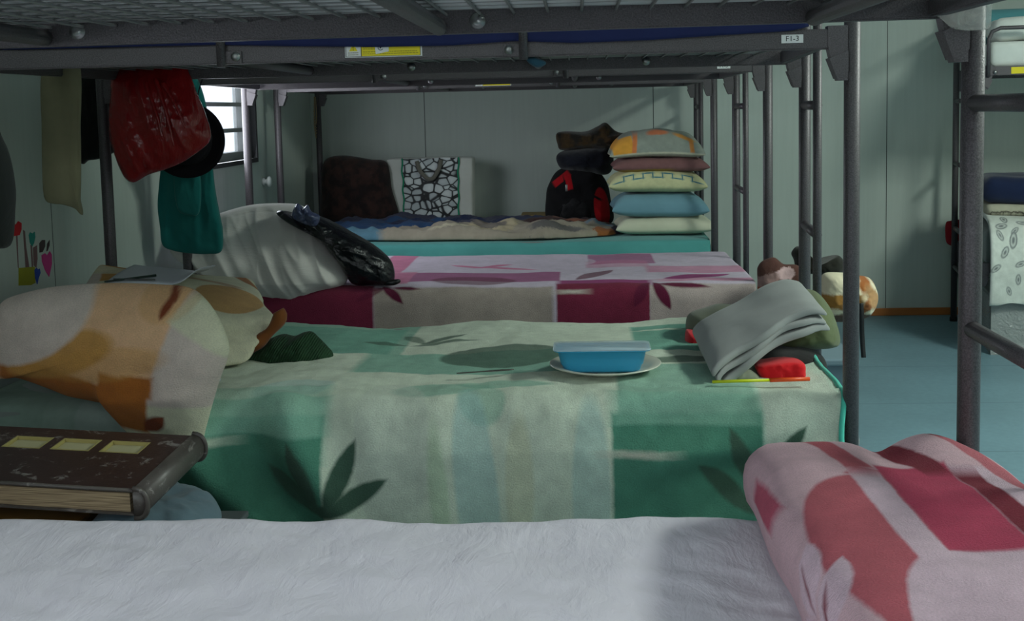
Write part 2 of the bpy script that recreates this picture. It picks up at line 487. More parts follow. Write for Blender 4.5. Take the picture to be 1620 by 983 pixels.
# small fixed things on the back and left walls
knob = obj('wall_hook', lathe(bmesh.new(), [(0, 0), (0.018, 0.0), (0.02, 0.006), (0.012, 0.014), (0.012, 0.02), (0.024, 0.026), (0.026, 0.034), (0.016, 0.042), (0, 0.043)], (XL, 5.52, 0.885), 20, Matrix.Rotation(pi/2, 3, 'Y')), plain('white_knob', c8(200, 205, 200), 0.4))
tag(knob, 'small white round knob on the left wall just beyond the window', 'hook')

# ------------------------------------------------------------------ bunk beds
def text_mesh(body, size, loc, rot, bm, align='CENTER'):
    c = bpy.data.curves.new('t', 'FONT'); c.body = body; c.size = size; c.align_x = align; c.align_y = 'CENTER'; c.extrude = 0.0002
    o = bpy.data.objects.new('t', c); COL.objects.link(o)
    dg = bpy.context.evaluated_depsgraph_get(); me = bpy.data.meshes.new_from_object(o.evaluated_get(dg))
    me.transform(Matrix.Translation(loc) @ rot)
    bm.from_mesh(me); bpy.data.objects.remove(o); bpy.data.curves.remove(c); bpy.data.meshes.remove(me)
    return bm
RT = 0.0165        # post radius
RZ = 1.309; RH = 0.041          # upper rail: bottom, height
FACE = Matrix.Rotation(pi/2, 4, 'X')
def bracket(bm, px, py, s, z0=RZ):
    """s=+1: the plate stands on the +X side of the post"""
    x = px + s*RT*0.7
    P = [(x, z0+0.047), (x + s*0.040, z0+0.047), (x + s*0.040, z0+0.006), (x + s*0.036, z0-0.012), (x + s*0.020, z0-0.064), (x, z0-0.064)]
    prism_y(bm, P, py-0.014, py+0.014)
    Q = [(x, z0-0.004), (x + s*0.0385, z0-0.019), (x + s*0.0225, z0-0.060), (x, z0-0.046)]
    prism_y(bm, Q, py-0.019, py+0.019)
    return bm
def bolt(bm, x, y, z, d=-1, r=0.0095):
    M = Matrix.Rotation(pi/2 if d < 0 else -pi/2, 3, 'X')
    lathe(bm, [(0, -0.002), (r*1.15, -0.002), (r*1.15, 0.0015), (r*0.85, 0.0022), (r*0.8, 0.004), (r*0.5, 0.006), (0, 0.0065)], (x, y, z), 20, M)
    return bm
def bunk(label, P, o, rz=0.0, ladder='R', front_tag=None, warn=None, guard=(-0.74, -0.11), lean=0.0, group='bunk beds', cross=(), bolts=(-0.75, -0.142), guard_h=0.24, front=True):
    """P: posts dict FR, RR, FL, RL -> (x, y) in the root's frame offset by o"""
    t = thing('bunk_bed', label, 'bunk bed', o if not rz else o, group, rz)
    for k in ('FR', 'RR', 'FL', 'RL'):
        x, y = P[k]
        bm = tube(bmesh.new(), [(x, y, 0.012), (x, y, 1.78)], RT, 20)
        ps = obj('post', bm, STEEL, t)
        cp = lathe(bmesh.new(), [(0, 0.0), (RT+0.004, 0.0), (RT+0.004, 0.02), (RT, 0.024)], (x, y, 0.0), 20)
        c = obj('foot_cap', cp, BLACKPL, None); c.data.transform(Matrix.Translation(-Vector(t['_o']))); c.parent = ps
        bm = bracket(bmesh.new(), x, y, -1 if k[1] == 'R' else 1, RZ + (lean if k[1] == 'R' else 0))
        obj('rail_bracket', bm, STEEL, t, smooth=False)
        bm = bracket(bmesh.new(), x, y, -1 if k[1] == 'R' else 1, 0.39)
        obj('rail_bracket', bm, STEEL, t, smooth=False)
    def rail(ax, ay, bx, by, z, h, w, name, za=0.0, zb=0.0, ext=0.0):
        A = Vector((ax, ay, 0)); B = Vector((bx, by, 0)); d = (B-A).normalized(); n = Vector((-d.y, d.x, 0))*w/2
        bm = bmesh.new(); vs = []
        for p, dz in ((A, za), (B, zb)):
            for s, zz in ((-1, z), (1, z), (1, z+h), (-1, z+h)):
                vs.append(bm.verts.new(p + n*s + Vector((0, 0, zz+dz))))
        for f in ((0,1,2,3), (7,6,5,4), (0,4,5,1), (1,5,6,2), (2,6,7,3), (3,7,4,0)): bm.faces.new([vs[i] for i in f])
        bmesh.ops.bevel(bm, geom=list(bm.edges), offset=0.003, segments=2, affect='EDGES')
        return obj(name, bm, STEEL, t, smooth=False)
    FL, FR, RL, RR = P['FL'], P['FR'], P['RL'], P['RR']
    g = 0.038
    ru = rail(FL[0]+g, FL[1], FR[0]-g, FR[1], RZ, RH, 0.024, 'side_rail', 0, lean)
    rr = rail(RL[0]+g, RL[1], RR[0]-g, RR[1], RZ, RH, 0.024, 'side_rail', 0, lean)
    rail(FL[0]+g, FL[1], FR[0]-g, FR[1], 0.39, RH, 0.024, 'side_rail')
    rail(RL[0]+g, RL[1], RR[0]-g, RR[1], 0.39, RH, 0.024, 'side_rail')
    rail(FR[0]-0.06, FR[1]+0.02, RR[0]-0.06, RR[1]-0.02, RZ+0.002, 0.034, 0.022, 'end_rail', lean, lean)
    rail(FL[0]+0.06, FL[1]+0.02, RL[0]+0.06, RL[1]-0.02, RZ+0.002, 0.034, 0.022, 'end_rail')
    # tube hoops at both ends
    for a, b in ((FR, RR), (FL, RL)):
        for z in (1.62, 0.30):
            obj('end_tube', tube(bmesh.new(), [(a[0], a[1]+0.005, z), (b[0], b[1]-0.005, z)], 0.011, 12), STEEL, t)
    # woven wire base, upper and lower
    for z, full in ((RZ+0.028, True), (0.415, False)):
        bm = bmesh.new(); x0 = max(FL[0], RL[0])+0.07; x1 = min(FR[0], RR[0])-0.07; y0, y1 = FR[1]+0.01, RR[1]-0.008
        st = 0.05 if full else 0.1
        def wire(a, b, r): tube(bm, [a, b], r, 6, False)
        n = int((x1-x0)/st)
        for i in range(n+1):
            x = x0+(x1-x0)*i/n; zz = z + lean*(x-FL[0])/(FR[0]-FL[0])
            wire((x, y0, zz), (x, y1, zz), 0.0024)
        n = int((y1-y0)/st)
        for i in range(n+1):
            y = y0+(y1-y0)*i/n
            wire((x0, y, z+0.004), (x1, y, z+0.004+lean), 0.002)
        obj('wire_base', bm, WIRE, t)
    for cx in cross:
        bm = tube(bmesh.new(), [(cx, FR[1]+0.012, RZ+0.016), (cx, RR[1]-0.012, RZ+0.016)], 0.0125, 14)
        obj('cross_tube', bm, STEEL, t)
    for bx in bolts:
        obj('bolt', bolt(bmesh.new(), bx, RR[1]-0.012, RZ+0.019 + lean*0.5, -1, 0.0105), BOLT, t)
    # guard loop over the upper front rail
    if guard:
        gx0, gx1 = guard; yy = FR[1]-0.0215; zt = RZ+guard_h
        pts = [(gx0, yy, RZ-0.006), (gx0, yy, zt-0.05), (gx0+0.015, yy, zt-0.015), (gx0+0.05, yy, zt), (gx1-0.05, yy, zt), (gx1-0.015, yy, zt-0.015), (gx1, yy, zt-0.05), (gx1, yy, RZ-0.006)]
        gr = obj('guard_rail', tube(bmesh.new(), pts, 0.0093, 14), STEEL, t)
        for gx, s in ((gx0, 1), (gx1, -1)):
            pl = bmesh.new(); a, b = sorted((gx + s*0.008, gx + s*0.042)); box(pl, a, b, yy+0.0035, yy+0.0093, RZ+0.001, RZ+0.027, bev=0.001)
            p = obj('mounting_plate', pl, STEEL, None, smooth=False); p.data.transform(Matrix.Translation(-Vector(t['_o']))); p.parent = gr
            b_ = obj('bolt', bolt(bmesh.new(), gx + s*0.030, yy+0.002, RZ+0.015, -1, 0.0085), BOLT, None)
            b_.data.transform(Matrix.Translation(-Vector(t['_o']))); b_.parent = gr
    # ladder at one end, between the rear post and a thinner upright
    if ladder:
        A = RR if ladder == 'R' else RL; B = FR if ladder == 'R' else FL
        d = (Vector((B[0], B[1], 0))-Vector((A[0], A[1], 0))).normalized(); q = Vector((A[0], A[1], 0)) + d*0.29
        ls = P.get('LAD', (q.x, q.y))
        obj('ladder_upright', tube(bmesh.new(), [(ls[0], ls[1], 0.30), (ls[0], ls[1], 1.62)], 0.0115, 16), STEEL, t)
        for z in (0.51, 0.86, 1.195):
            obj('ladder_rung', tube(bmesh.new(), [(A[0], A[1], z), (ls[0], ls[1], z)], 0.0125, 14), STEEL, t)
    yf = (FR[1]) - 0.0125
    if front_tag:
        tx, body = front_tag; zc = RZ + 0.0225 + lean
        pl = obj('bed_number_label', box(bmesh.new(), tx-0.022, tx+0.022, yf-0.001, yf, zc-0.0085, zc+0.0085), WHITEPL, t, smooth=False)
        tm = obj('lettering', text_mesh(body, 0.0155, Vector((tx, yf-0.0012, zc)), FACE, bmesh.new()), INK, None, smooth=False)
        tm.data.transform(Matrix.Translation(-Vector(t['_o']))); tm.parent = pl
    if warn:
        x0, x1 = warn; w = x1-x0; z0, z1 = RZ+0.007, RZ+0.037
        pl = obj('warning_label', box(bmesh.new(), x0, x1, yf-0.0008, yf, z0, z1), WHITEPL, t, smooth=False)
        def sub(name, bm, m):
            o_ = obj(name, bm, m, None, smooth=False); o_.data.transform(Matrix.Translation(-Vector(t['_o']))); o_.parent = pl
        sub('yellow_panel', box(bmesh.new(), x0+w*0.215, x1-w*0.025, yf-0.0012, yf-0.0008, z0+0.0025, z1-0.001), YELLOWL)
        c = x0+w*0.11
        bm = bmesh.new(); prism_y(bm, [(c-w*0.055, z0+0.013), (c+w*0.055, z0+0.013), (c, z0+0.029)], yf-0.0012, yf-0.0008); sub('warning_triangle', bm, YELLOWL)
        bm = bmesh.new(); box(bm, x0+w*0.208, x0+w*0.216, yf-0.0014, yf-0.0008, z0+0.0015, z1-0.001)
        box(bm, x0+w*0.01, x1-w*0.02, yf-0.0014, yf-0.0008, z0+0.0015, z0+0.0022)
        box(bm, x1-w*0.026, x1-w*0.02, yf-0.0014, yf-0.0008, z0+0.0015, z1-0.001); box(bm, x0+w*0.01, x0+w*0.016, yf-0.0014, yf-0.0008, z0+0.0015, z1-0.001)
        text_mesh('!', 0.015, Vector((c, yf-0.0014, z0+0.0195)), FACE, bm)
        sub('label_border', bm, INK)
        bm = bmesh.new(); rnd = random.Random(4)
        for k, zz in enumerate((z0+0.0245, z0+0.0205, z0+0.0165, z0+0.0105, z0+0.0065)):
            x = x0+w*0.235
            while x < x0 + w*(0.55 if k in (0, 2) else 0.93 if k != 1 else 0.66):
                l = rnd.uniform(0.002, 0.006); box(bm, x, x+l, yf-0.0015, yf-0.0012, zz, zz+0.0010); x += l+0.0012
        for k in range(2):
            x = x0+w*0.04
            while x < x0+w*0.17: l = rnd.uniform(0.0015, 0.004); box(bm, x, x+l, yf-0.0013, yf-0.0008, z0+0.009-k*0.004, z0+0.0102-k*0.004); x += l+0.0008
        sub('small_print', bm, plain('faded_print', c8(120, 110, 40), 0.7))
        if w > 0.14 and o[1] < 3:
            a = x0+w*0.40; bm = bmesh.new(); prism_y(bm, [(a, z0+0.006), (a+w*0.17, z0+0.011), (a+w*0.172, z0+0.029), (a-w*0.012, z0+0.026)], yf-0.0022, yf-0.0015)
            sub('white_sticker', bm, WHITEPL)
            bm = bmesh.new(); cc = Vector((a+w*0.065, yf-0.0026, z0+0.0190)); lp = []
            for k in range(13): lp.append(cc + Vector((0.0052*cos(0.5+k*0.44), 0, 0.0050*sin(0.5+k*0.44))))
            tube(bm, lp, 0.0007, 6); lathe(bm, [(0, 0), (0.0016, 0), (0.0016, 0.001), (0, 0.001)], cc, 10, Matrix.Rotation(pi/2, 3, 'X'))
            sub('sticker_mark', bm, INK)
    return t
WIRE = plain('grey_steel_wire', c8(135, 135, 135), 0.35, 0.5, 0.6)
bunk('nearest charcoal steel bunk bed, its wire base overhead and the white quilted mattress below',
     dict(FR=(0.585, 0.86), RR=(0.583, 1.76), FL=(-1.36, 0.86), RL=(-1.36, 1.76), LAD=(0.583, 1.47)), (0.583, 0.86, 0), lean=0.010,
     cross=(-0.80, -0.20, 0.35), bolts=(-0.749, -0.142), guard=(-0.74, -0.13))
bunk('charcoal steel bunk bed labelled F1-3 with the green leaf blanket on its lower bunk',
     dict(FR=(0.566, 2.44), RR=(0.640, 3.32), FL=(-1.38, 2.44), RL=(-1.36, 3.32), LAD=(0.62, 3.05)), (0.566, 2.44, 0),
     front_tag=(0.443, 'F1-3'), warn=(-0.475, -0.314), guard=(-0.734, -0.104), cross=(-0.75, -0.1), bolts=(-0.46, 0.2))
bunk('charcoal steel bunk bed labelled F1-5 with the magenta checked blanket on its lower bunk',
     dict(FR=(0.648, 4.0), RR=(0.664, 4.9), FL=(-1.365, 4.0), RL=(-1.391, 4.9), LAD=(0.66, 4.6)), (0.648, 4.0, 0),
     front_tag=(0.50, 'F1-5'), guard=(-0.68, -0.03), cross=(-0.7, 0.0), bolts=(-0.6, 0.1))
bunk('farthest charcoal steel bunk bed labelled F1-7 by the back wall, pillows stacked on it',
     dict(FR=(0.650, 5.56), RR=(0.662, 6.46), FL=(-1.425, 5.56), RL=(-1.427, 6.46), LAD=(0.655, 6.17)), (0.650, 5.56, 0),
     front_tag=(0.525, 'F1-7'), warn=(-0.47, -0.30), guard=(-0.74, -0.08), cross=(-0.7, 0.0), bolts=(-0.5, 0.2))
RO = (1.876, 5.56, 0); RROT = radians(-10.8)
RB = bunk('charcoal steel bunk bed across the aisle with a grey patterned quilt on its lower bunk',
     dict(FL=(0, 0), RL=(0, 0.875), FR=(1.97, 0), RR=(1.97, 0.875)), RO, RROT, ladder='L', guard=(0.03, 0.245), bolts=(), cross=(1.0,), group='bunk beds', guard_h=0.215)
for nm in ('yellow_sticker',):
    obj(nm, box(bmesh.new(), 0.13, 0.185, -0.0139, -0.0122, RZ+0.006, RZ+0.036), YELLOWL, RB, smooth=False)

# ------------------------------------------------------------------ mattresses and beds' covers
NAVY = fabric('navy_mattress_ticking', c8(30, 38, 82), rough=0.7, wr=0.6, wsc=6, sheen=0.05)
def mattress(name, x0, x1, y0, y1, z0, z1, m, label, r=0.035, amp=0.004, seed=0, group=None, res=0.05, cat='mattress', M=None):
    c = Vector(((x0+x1)/2, (y0+y1)/2, (z0+z1)/2)); hx, hy, hz = (x1-x0)/2, (y1-y0)/2, (z1-z0)/2
    def fn(q):
        w = c + q
        w += Vector((0, nz(w, 5, seed)*amp, nz(w, 4, seed+3)*amp*(1 if q.z > 0 else 0.1)))
        return M @ w if M else w
    bm = softbox(bmesh.new(), hx, hy, hz, r, res, fn, lambda q: (c.x+q.x, c.y+q.y+q.z))
    o = obj(name, bm, m); tag(o, label, cat, group); base_origin(o); return o
UZ = RZ+0.036
GREYPL = plain('plastic_wrapped_grey_ticking', c8(205, 206, 208), 0.35, 0.6, vary=0.15, vs=20, bump=0.6, bs=60)
mattress('mattress', -1.29, 0.50, 0.875, 1.745, UZ+0.002, UZ+0.10, GREYPL, 'grey plastic-wrapped mattress resting on the wire base overhead', res=0.1)
mattress('mattress', -1.31, 0.475, 2.422, 3.325, RZ+0.0420, UZ+0.11, NAVY, 'navy mattress on the upper bunk labelled F1-3', amp=0.006, r=0.02, seed=2)
HP = [(-1.2, 0.042), (-0.74, 0.040), (-0.60, 0.034), (-0.40, 0.027), (-0.25, 0.0265), (-0.125, 0.032), (-0.10, 0.031), (0.0, 0.025), (0.15, 0.027), (0.30, 0.033), (0.44, 0.038), (0.475, 0.046)]
def lip(x):
    for (a, u), (b, v) in zip(HP, HP[1:]):
        if x <= b: return u + (v-u)*(x-a)/(b-a)
    return HP[-1][1]
def lipf(a, b):
    x = -1.2 + 1.675*a; z0_ = RZ + lip(x) + 0.010*0; z1_ = RZ + 0.105
    y = 2.4205 - 0.003*sin(pi*b) + (0.008 if b > 0.97 else 0) + 0.0012*sin(x*40)
    return Vector((x, y, z0_ + (z1_-z0_)*b))
lp_ = obj('hanging_edge', grid(bmesh.new(), 120, 12, lipf), NAVY, None); solid(lp_, 0.003, 1)
nm_ = [o_ for o_ in bpy.data.objects if o_.get('label') == 'navy mattress on the upper bunk labelled F1-3'][0]
lp_.data.transform(Matrix.Translation(-nm_.location)); lp_.parent = nm_
mattress('mattress', -1.31, 0.56, 4.02, 4.88, UZ+0.001, UZ+0.10, NAVY, 'navy mattress on the upper bunk labelled F1-5', seed=3)
mattress('mattress', -1.35, 0.56, 5.58, 6.44, UZ+0.001, UZ+0.10, NAVY, 'navy mattress on the upper bunk nearest the back wall', seed=4)
GREYM = fabric('grey_mattress_ticking', c8(120, 128, 125))
mattress('mattress', -1.34, 0.55, 2.45, 3.30, 0.424, 0.584, GREYM, 'lower mattress under the green leaf blanket', seed=5, res=0.1)
mattress('mattress', -1.34, 0.585, 4.01, 4.88, 0.424, 0.584, GREYM, 'lower mattress under the magenta checked blanket', seed=6, res=0.1)
mattress('mattress', -1.40, 0.635, 5.55, 6.45, 0.424, 0.565, GREYM, 'lower mattress under the turquoise sheet by the back wall', seed=7, res=0.1)
RM = Matrix.Translation(RO) @ Matrix.Rotation(RROT, 4, 'Z')
mattress('mattress', 0.03, 1.93, 0.02, 0.86, 0.424, 0.585, GREYM, 'lower mattress under the grey patterned quilt across the aisle', seed=8, res=0.1, M=RM)
WH = fabric('white_cotton_sheet', c8(225, 228, 222), wr=0.4)
mattress('mattress', 0.04, 1.93, 0.012, 0.86, UZ+0.001, UZ+0.12, WH, 'white sheeted upper mattress behind the bent guard rail across the aisle', seed=9, M=RM, r=0.03)
# white quilted mattress of the nearest bed
def quilted():
    m = Mat('white_quilted_cover'); v = m.coord('Object'); uv = m.coord('UV')
    h1 = m.noise(m.mapping(uv, rot=(0, 0, radians(28)), sc=(2.0, 0.8, 1)), 7, 5, 0.62, dist=1.1)
    h2 = m.noise(m.mapping(uv, rot=(0, 0, radians(-24)), sc=(2.2, 0.9, 1)), 11, 5, 0.6, dist=1.4)
    def dia(rot, per):
        w = m.n('ShaderNodeSeparateXYZ'); nn = m.noise(uv, 3, 2, out=1); ad = m.n('ShaderNodeVectorMath', operation='MULTIPLY_ADD')
        m.L.new(nn, ad.inputs[0]); ad.inputs[1].default_value = (0.05, 0.05, 0); m.L.new(uv, ad.inputs[2])
        m.L.new(m.mapping(ad.outputs[0], rot=(0, 0, radians(rot))), w.inputs[0])
        return m.math('POWER', m.math('ABSOLUTE', m.math('SINE', m.math('MULTIPLY', w.outputs[0], pi/per))), 0.35)
    q = m.math('MINIMUM', dia(35, 0.105), dia(-35, 0.105))
    m.set(Base_Color=m.vary(c8(222, 216, 226), uv, 5, 0.95, 1.03), Roughness=0.85)
    m.b.inputs['Specular IOR Level'].default_value = 0.25
    b = m.bump(q, 0.16, 0.004); b = m.bump(h1, 0.36, 0.012, b); b = m.bump(h2, 0.32, 0.010, b)
    m.set(Normal=m.bump(m.noise(uv, 700, 2), 0.15, 0.0005, b))
    return m.m
x0, x1, y0, y1, z0, z1 = -1.33, 0.565, 0.87, 1.765, 0.424, 0.573
c = Vector(((x0+x1)/2, (y0+y1)/2, (z0+z1)/2))
def fnA(q):
    w = c + q
    k = 1 if q.z > 0 else 0.2
    dz = 0.006*fbm(w, 5, 3, 3) + 0.0028*ridge((w.x*0.6 + w.y, (w.y - w.x*0.6)*0.35, 0), 16, 5) + 0.004*nz(w, 2.2, 2)
    dz += 0.007*math.exp(-((w.x+1.1)/0.35)**2)*0 
    return w + Vector((0, 0.006*nz(w, 6, 9), dz*k))
o = obj('mattress', softbox(bmesh.new(), (x1-x0)/2, (y1-y0)/2, (z1-z0)/2, 0.032, 0.008, fnA, lambda q: (c.x+q.x, c.y+q.y+q.z)), quilted())
tag(o, 'white quilted mattress on the lower bunk nearest the viewer', 'mattress'); base_origin(o)

# ------------------------------------------------------------------ blankets
def edge_profile(pts, n=400):
    P = catmull([(a, b, 0) for a, b in pts], n); s = [0.0]
    for a, b in zip(P, P[1:]): s.append(s[-1]+(b-a).length)
    return P, s
def sample(P, s, d):
    lo, hi = 0, len(s)-1
    if d <= 0: return P[0]
    if d >= s[-1]: return P[-1]
    while hi-lo > 1:
        m = (lo+hi)//2
        if s[m] <= d: lo = m
        else: hi = m
    return P[lo].lerp(P[hi], (d-s[lo])/(s[hi]-s[lo]+1e-9))
def draped(name, prof, zero, xl, xr, m, disp, nu, nv, label, cat='blanket', thick=0.008, hem=None, hem_m=None):
    """prof: (y,z) path from the front hem up over the top and down the back; xl / xr: functions of v"""
    P, s = edge_profile(prof); tot = s[-1]
    # arc length of the point where v = 0
    i0 = min(range(len(P)), key=lambda i: (P[i].x-zero[0])**2 + (P[i].y-zero[1])**2); s0 = s[i0]
    def pos(u, w):
        d = w*tot; v = d-s0; p = sample(P, s, d); x = xl(v) + (xr(v)-xl(v))*u
        q0, q1 = sample(P, s, d-0.004), sample(P, s, d+0.004); t = (q1-q0).normalized(); nrm = Vector((0, -t.y, t.x))
        dd = disp(x, v)
        return Vector((x, p.x, p.y)) + nrm*dd, (x, v)
    bm = grid(bmesh.new(), nu, nv, lambda a, b: pos(a, b)[0], lambda a, b: pos(a, b)[1])
    o = obj(name, bm, m); solid(o, thick, -1); tag(o, label, cat); 
    if hem:
        pts = [pos(1.0, k/60)[0] + Vector((0.001, 0, 0)) for k in range(61)]
        h = obj('hem', tube(bmesh.new(), pts, hem, 8), hem_m); h.parent = o; h['label'] = 'turquoise stitched hem'
    L = Vector((0, P[0].x, 0))
    return o
CR = c8(216, 226, 206); MINT = c8(142, 190, 168); TEAL = c8(122, 176, 156); TEALD = c8(84, 142, 120); LEAF = c8(72, 100, 84); PALE = c8(196, 218, 200); AQUA = c8(168, 205, 200)
G = [
 # top of the bed (v > 0), blocks of a patchwork print
 ('b', -0.70, 0.80, 0.25, 0.36, 0, TEAL, 0.8),
 ('b', -0.72, 0.62, 0.24, 0.18, 0, TEAL), 
 ('b', -0.70, 0.31, 0.17, 0.10, 0, CR),
 ('b', -0.20, 0.325, 0.33, 0.118, 0, TEAL, 0.85),
 ('b', 0.38, 0.60, 0.24, 0.165, 0, TEAL),
 ('b', 0.38, 0.36, 0.24, 0.06, 0, CR),
 ('b', 0.205, 0.70, 0.056, 0.008, 0, CR),
 ('b', 0.28, 0.02, 0.20, 0.24, 0, TEAL, 0.75),
 ('b', 0.47, 0.10, 0.10, 0.32, 0, PALE, 0.75),
 ('e', -0.19, 0.40, 0.155, 0.115, 0, LEAF, 0.85),
 ('e', 0.26, 0.31, 0.105, 0.035, 0, LEAF, 0.8),
 ('l', -0.36, 0.62, 0.075, 0.018, 40, LEAF, 0.85), ('l', -0.44, 0.63, 0.062, 0.02, 122, LEAF, 0.7), ('l', -0.35, 0.575, 0.09, 0.016, 12, LEAF, 0.8), ('l', -0.51, 0.57, 0.06, 0.016, 175, LEAF, 0.8),
 ('e', -0.30, 0.06, 0.11, 0.05, 12, MINT, 0.75), ('e', -0.17, 0.09, 0.11, 0.035, -12, MINT, 0.75), ('e', -0.21, 0.00, 0.05, 0.06, 20, MINT, 0.6),
 ('e', -0.63, 0.06, 0.09, 0.055, 20, AQUA, 0.5),
 ('b', -0.78, -0.03, 0.24, 0.10, 0, MINT, 0.55),
 # front drape (v < 0)
 ('b', -0.76, -0.27, 0.215, 0.235, 0, TEALD), ('b', -0.73, -0.03, 0.19, 0.045, 0, MINT, 0.8),
 ('e', -0.40, -0.10, 0.08, 0.2, 0, c8(205, 214, 200), 0.5), ('e', -0.22, -0.2, 0.045, 0.24, 5, AQUA, 0.6), ('e', 0.02, -0.2, 0.04, 0.2, 0, AQUA, 0.5),
 ('e', -0.30, -0.2, 0.02, 0.14, 4, c8(160, 196, 150), 0.4), ('e', -0.13, -0.18, 0.03, 0.14, 0, c8(205, 205, 170), 0.5),
 ('b', 0.22, -0.27, 0.155, 0.235, 0, TEALD), ('b', 0.22, -0.02, 0.155, 0.04, 0, MINT, 0.7), ('b', 0.46, -0.1, 0.08, 0.26, 0, c8(208, 216, 200), 0.9),
 ('b', -0.815, -0.085, 0.065, 0.007, -2, CR, 0.8), ('b', 0.115, -0.115, 0.062, 0.006, 1, c8(205, 205, 190), 0.9),
 ('l', -0.588, -0.16, 0.082, 0.021, 110, LEAF), ('l', -0.612, -0.195, 0.08, 0.02, 138, LEAF, 0.95), ('l', -0.510, -0.160, 0.085, 0.022, 66, LEAF), ('l', -0.480, -0.205, 0.082, 0.021, 30, LEAF), ('e', -0.545, -0.232, 0.026, 0.016, 0, LEAF),
 ('l', 0.335, -0.13, 0.07, 0.02, 112, LEAF), ('l', 0.30, -0.19, 0.075, 0.02, 140, LEAF), ('l', 0.425, -0.12, 0.07, 0.02, 52, LEAF), ('l', 0.46, -0.17, 0.07, 0.02, 30, LEAF),
]
M_GREEN = pattern('green_leaf_plush', CR, G, fuzz=0.005, soft=0.009)
def dispG(x, v):
    p = (x, v, 0); d = 0.010*nz(p, 3.2, 1) + 0.005*fbm(p, 9, 2, 3)
    if v < 0.05:
        k = min(1.0, (0.05-v)/0.16)
        d += k*0.012*nz((x*1.0, v*0.35, 0), 9, 4)
        s = (x*0.78 + v*0.62)             # diagonal folds sinking to the right on the left part
        wl = max(0, min(1, (-0.42-x)/0.22)); d += k*wl*0.042*sin(s*36+1.0+2*nz((x,v,0),4,6))
        s2 = (x*0.45 - v*0.9); wr = max(0, min(1, (x-0.02)/0.14)); d += k*wr*0.026*sin(s2*34+0.6+2*nz((x,v,0),4,7))
        d += k*k*0.030
    else: d += 0.004*sin(x*9 + v*4)
    return d
green = draped('green_leaf_blanket', [(2.415, 0.20), (2.412, 0.35), (2.410, 0.48), (2.414, 0.548), (2.430, 0.580), (2.46, 0.597), (2.55, 0.601), (2.9, 0.600), (3.25, 0.600), (3.325, 0.585), (3.345, 0.55), (3.35, 0.47)], (2.44, 0.588),
    lambda v: -0.93 + (0.0 if v > 0 else 0.04*v) - (0.05*min(1, max(0, -v)/0.3)), lambda v: 0.552 + (0.10*v if v < 0 else 0) + 0.004*sin(v*20), M_GREEN, dispG, 300, 210,
    'green and cream leaf patterned plush blanket draped over the bunk labelled F1-3', hem=0.006, hem_m=fabric('turquoise_hem', c8(80, 190, 170)))
# grey sheet below it at the head end
M_SHEET = pattern('grey_green_sheet', c8(128, 146, 136), [('e', -1.0, -0.1, 0.1, 0.3, 0, c8(150, 160, 156), 0.35), ('e', -1.25, 0.0, 0.08, 0.3, 0, c8(112, 132, 122), 0.4)], fur=False, furamp=0.1)
def dispS(x, v):
    return -0.012 + 0.006*nz((x, v, 0), 5, 7) + (0.012*nz((x, v*0.3, 0), 10, 8) if v < 0 else 0)
sheet = draped('grey_green_sheet', [(2.428, 0.22), (2.426, 0.48), (2.436, 0.565), (2.48, 0.592), (2.56, 0.594), (2.9, 0.594), (3.28, 0.592), (3.33, 0.56)], (2.448, 0.58),
    lambda v: -1.34, lambda v: -0.80, M_SHEET, dispS, 70, 80, 'plain grey green sheet hanging at the head end of the green leaf bed', 'sheet', thick=0.003)
# magenta blanket
MB = c8(198, 180, 194); MG = c8(150, 60, 116); MP = c8(200, 120, 152); MD = c8(98, 26, 56); PW = c8(204, 190, 206); MR = c8(122, 40, 66)
C_ = [
 ('b', -0.72, 0.60, 0.055, 0.30, 0, MP), ('b', 0.17, 0.67, 0.13, 0.16, 0, MG, 0.75), ('b', 0.15, 0.50, 0.12, 0.10, 0, MP, 0.5), ('b', 0.5, 0.32, 0.25, 0.09, 0, MP, 0.7), ('b', 0.5, 0.06, 0.22, 0.03, 0, MP, 0.7),
 ('b', -0.40, 0.19, 0.35, 0.115, 0, MG, 0.85), ('b', -0.70, 0.19, 0.1, 0.14, 0, MP, 0.8), ('b', -0.36, 0.40, 0.22, 0.09, 0, PW, 0.8),
 ('b', 0.09, 0.22, 0.155, 0.15, 0, PW), ('b', 0.09, 0.03, 0.16, 0.05, 0, MG), 
 ('e', -0.37, 0.10, 0.15, 0.085, 0, MD, 0.65), ('l', 0.06, 0.20, 0.13, 0.035, 58, MD, 0.8), ('l', 0.42, 0.14, 0.13, 0.05, 20, MG), 
 ('l', -0.42, 0.50, 0.09, 0.022, 150, MP), ('l', -0.33, 0.50, 0.09, 0.022, 30, MP), ('l', -0.26, 0.44, 0.12, 0.022, -20, MP), ('e', -0.05, 0.6, 0.12, 0.12, 0, PW, 0.5),
 # side
 ('b', -0.40, -0.2, 0.312, 0.20, 0, c8(172, 158, 150)), ('b', -0.92, -0.15, 0.208, 0.18, 0, MR), ('b', 0.085, -0.2, 0.16, 0.22, 0, MR), ('b', 0.45, -0.2, 0.206, 0.20, 0, c8(184, 168, 164)),
 ('b', -0.025, -0.025, 0.05, 0.007, 0, c8(200, 190, 180)),
 ('l', 0.285, -0.035, 0.062, 0.02, 118, MD), ('l', 0.215, -0.03, 0.055, 0.02, 62, MD), ('l', 0.36, -0.005, 0.09, 0.012, -6, MD),
 ('l', -0.645, -0.02, 0.055, 0.016, 135, MD), ('l', -0.74, 0.0, 0.07, 0.012, 5, MD, 0.8), ('l', -0.72, -0.02, 0.06, 0.012, 30, MD, 0.7), ('l', -0.60, 0.0, 0.05, 0.008, -8, MD),
]
M_MAG = pattern('magenta_checked_plush', PW, C_, fuzz=0.005, soft=0.009)
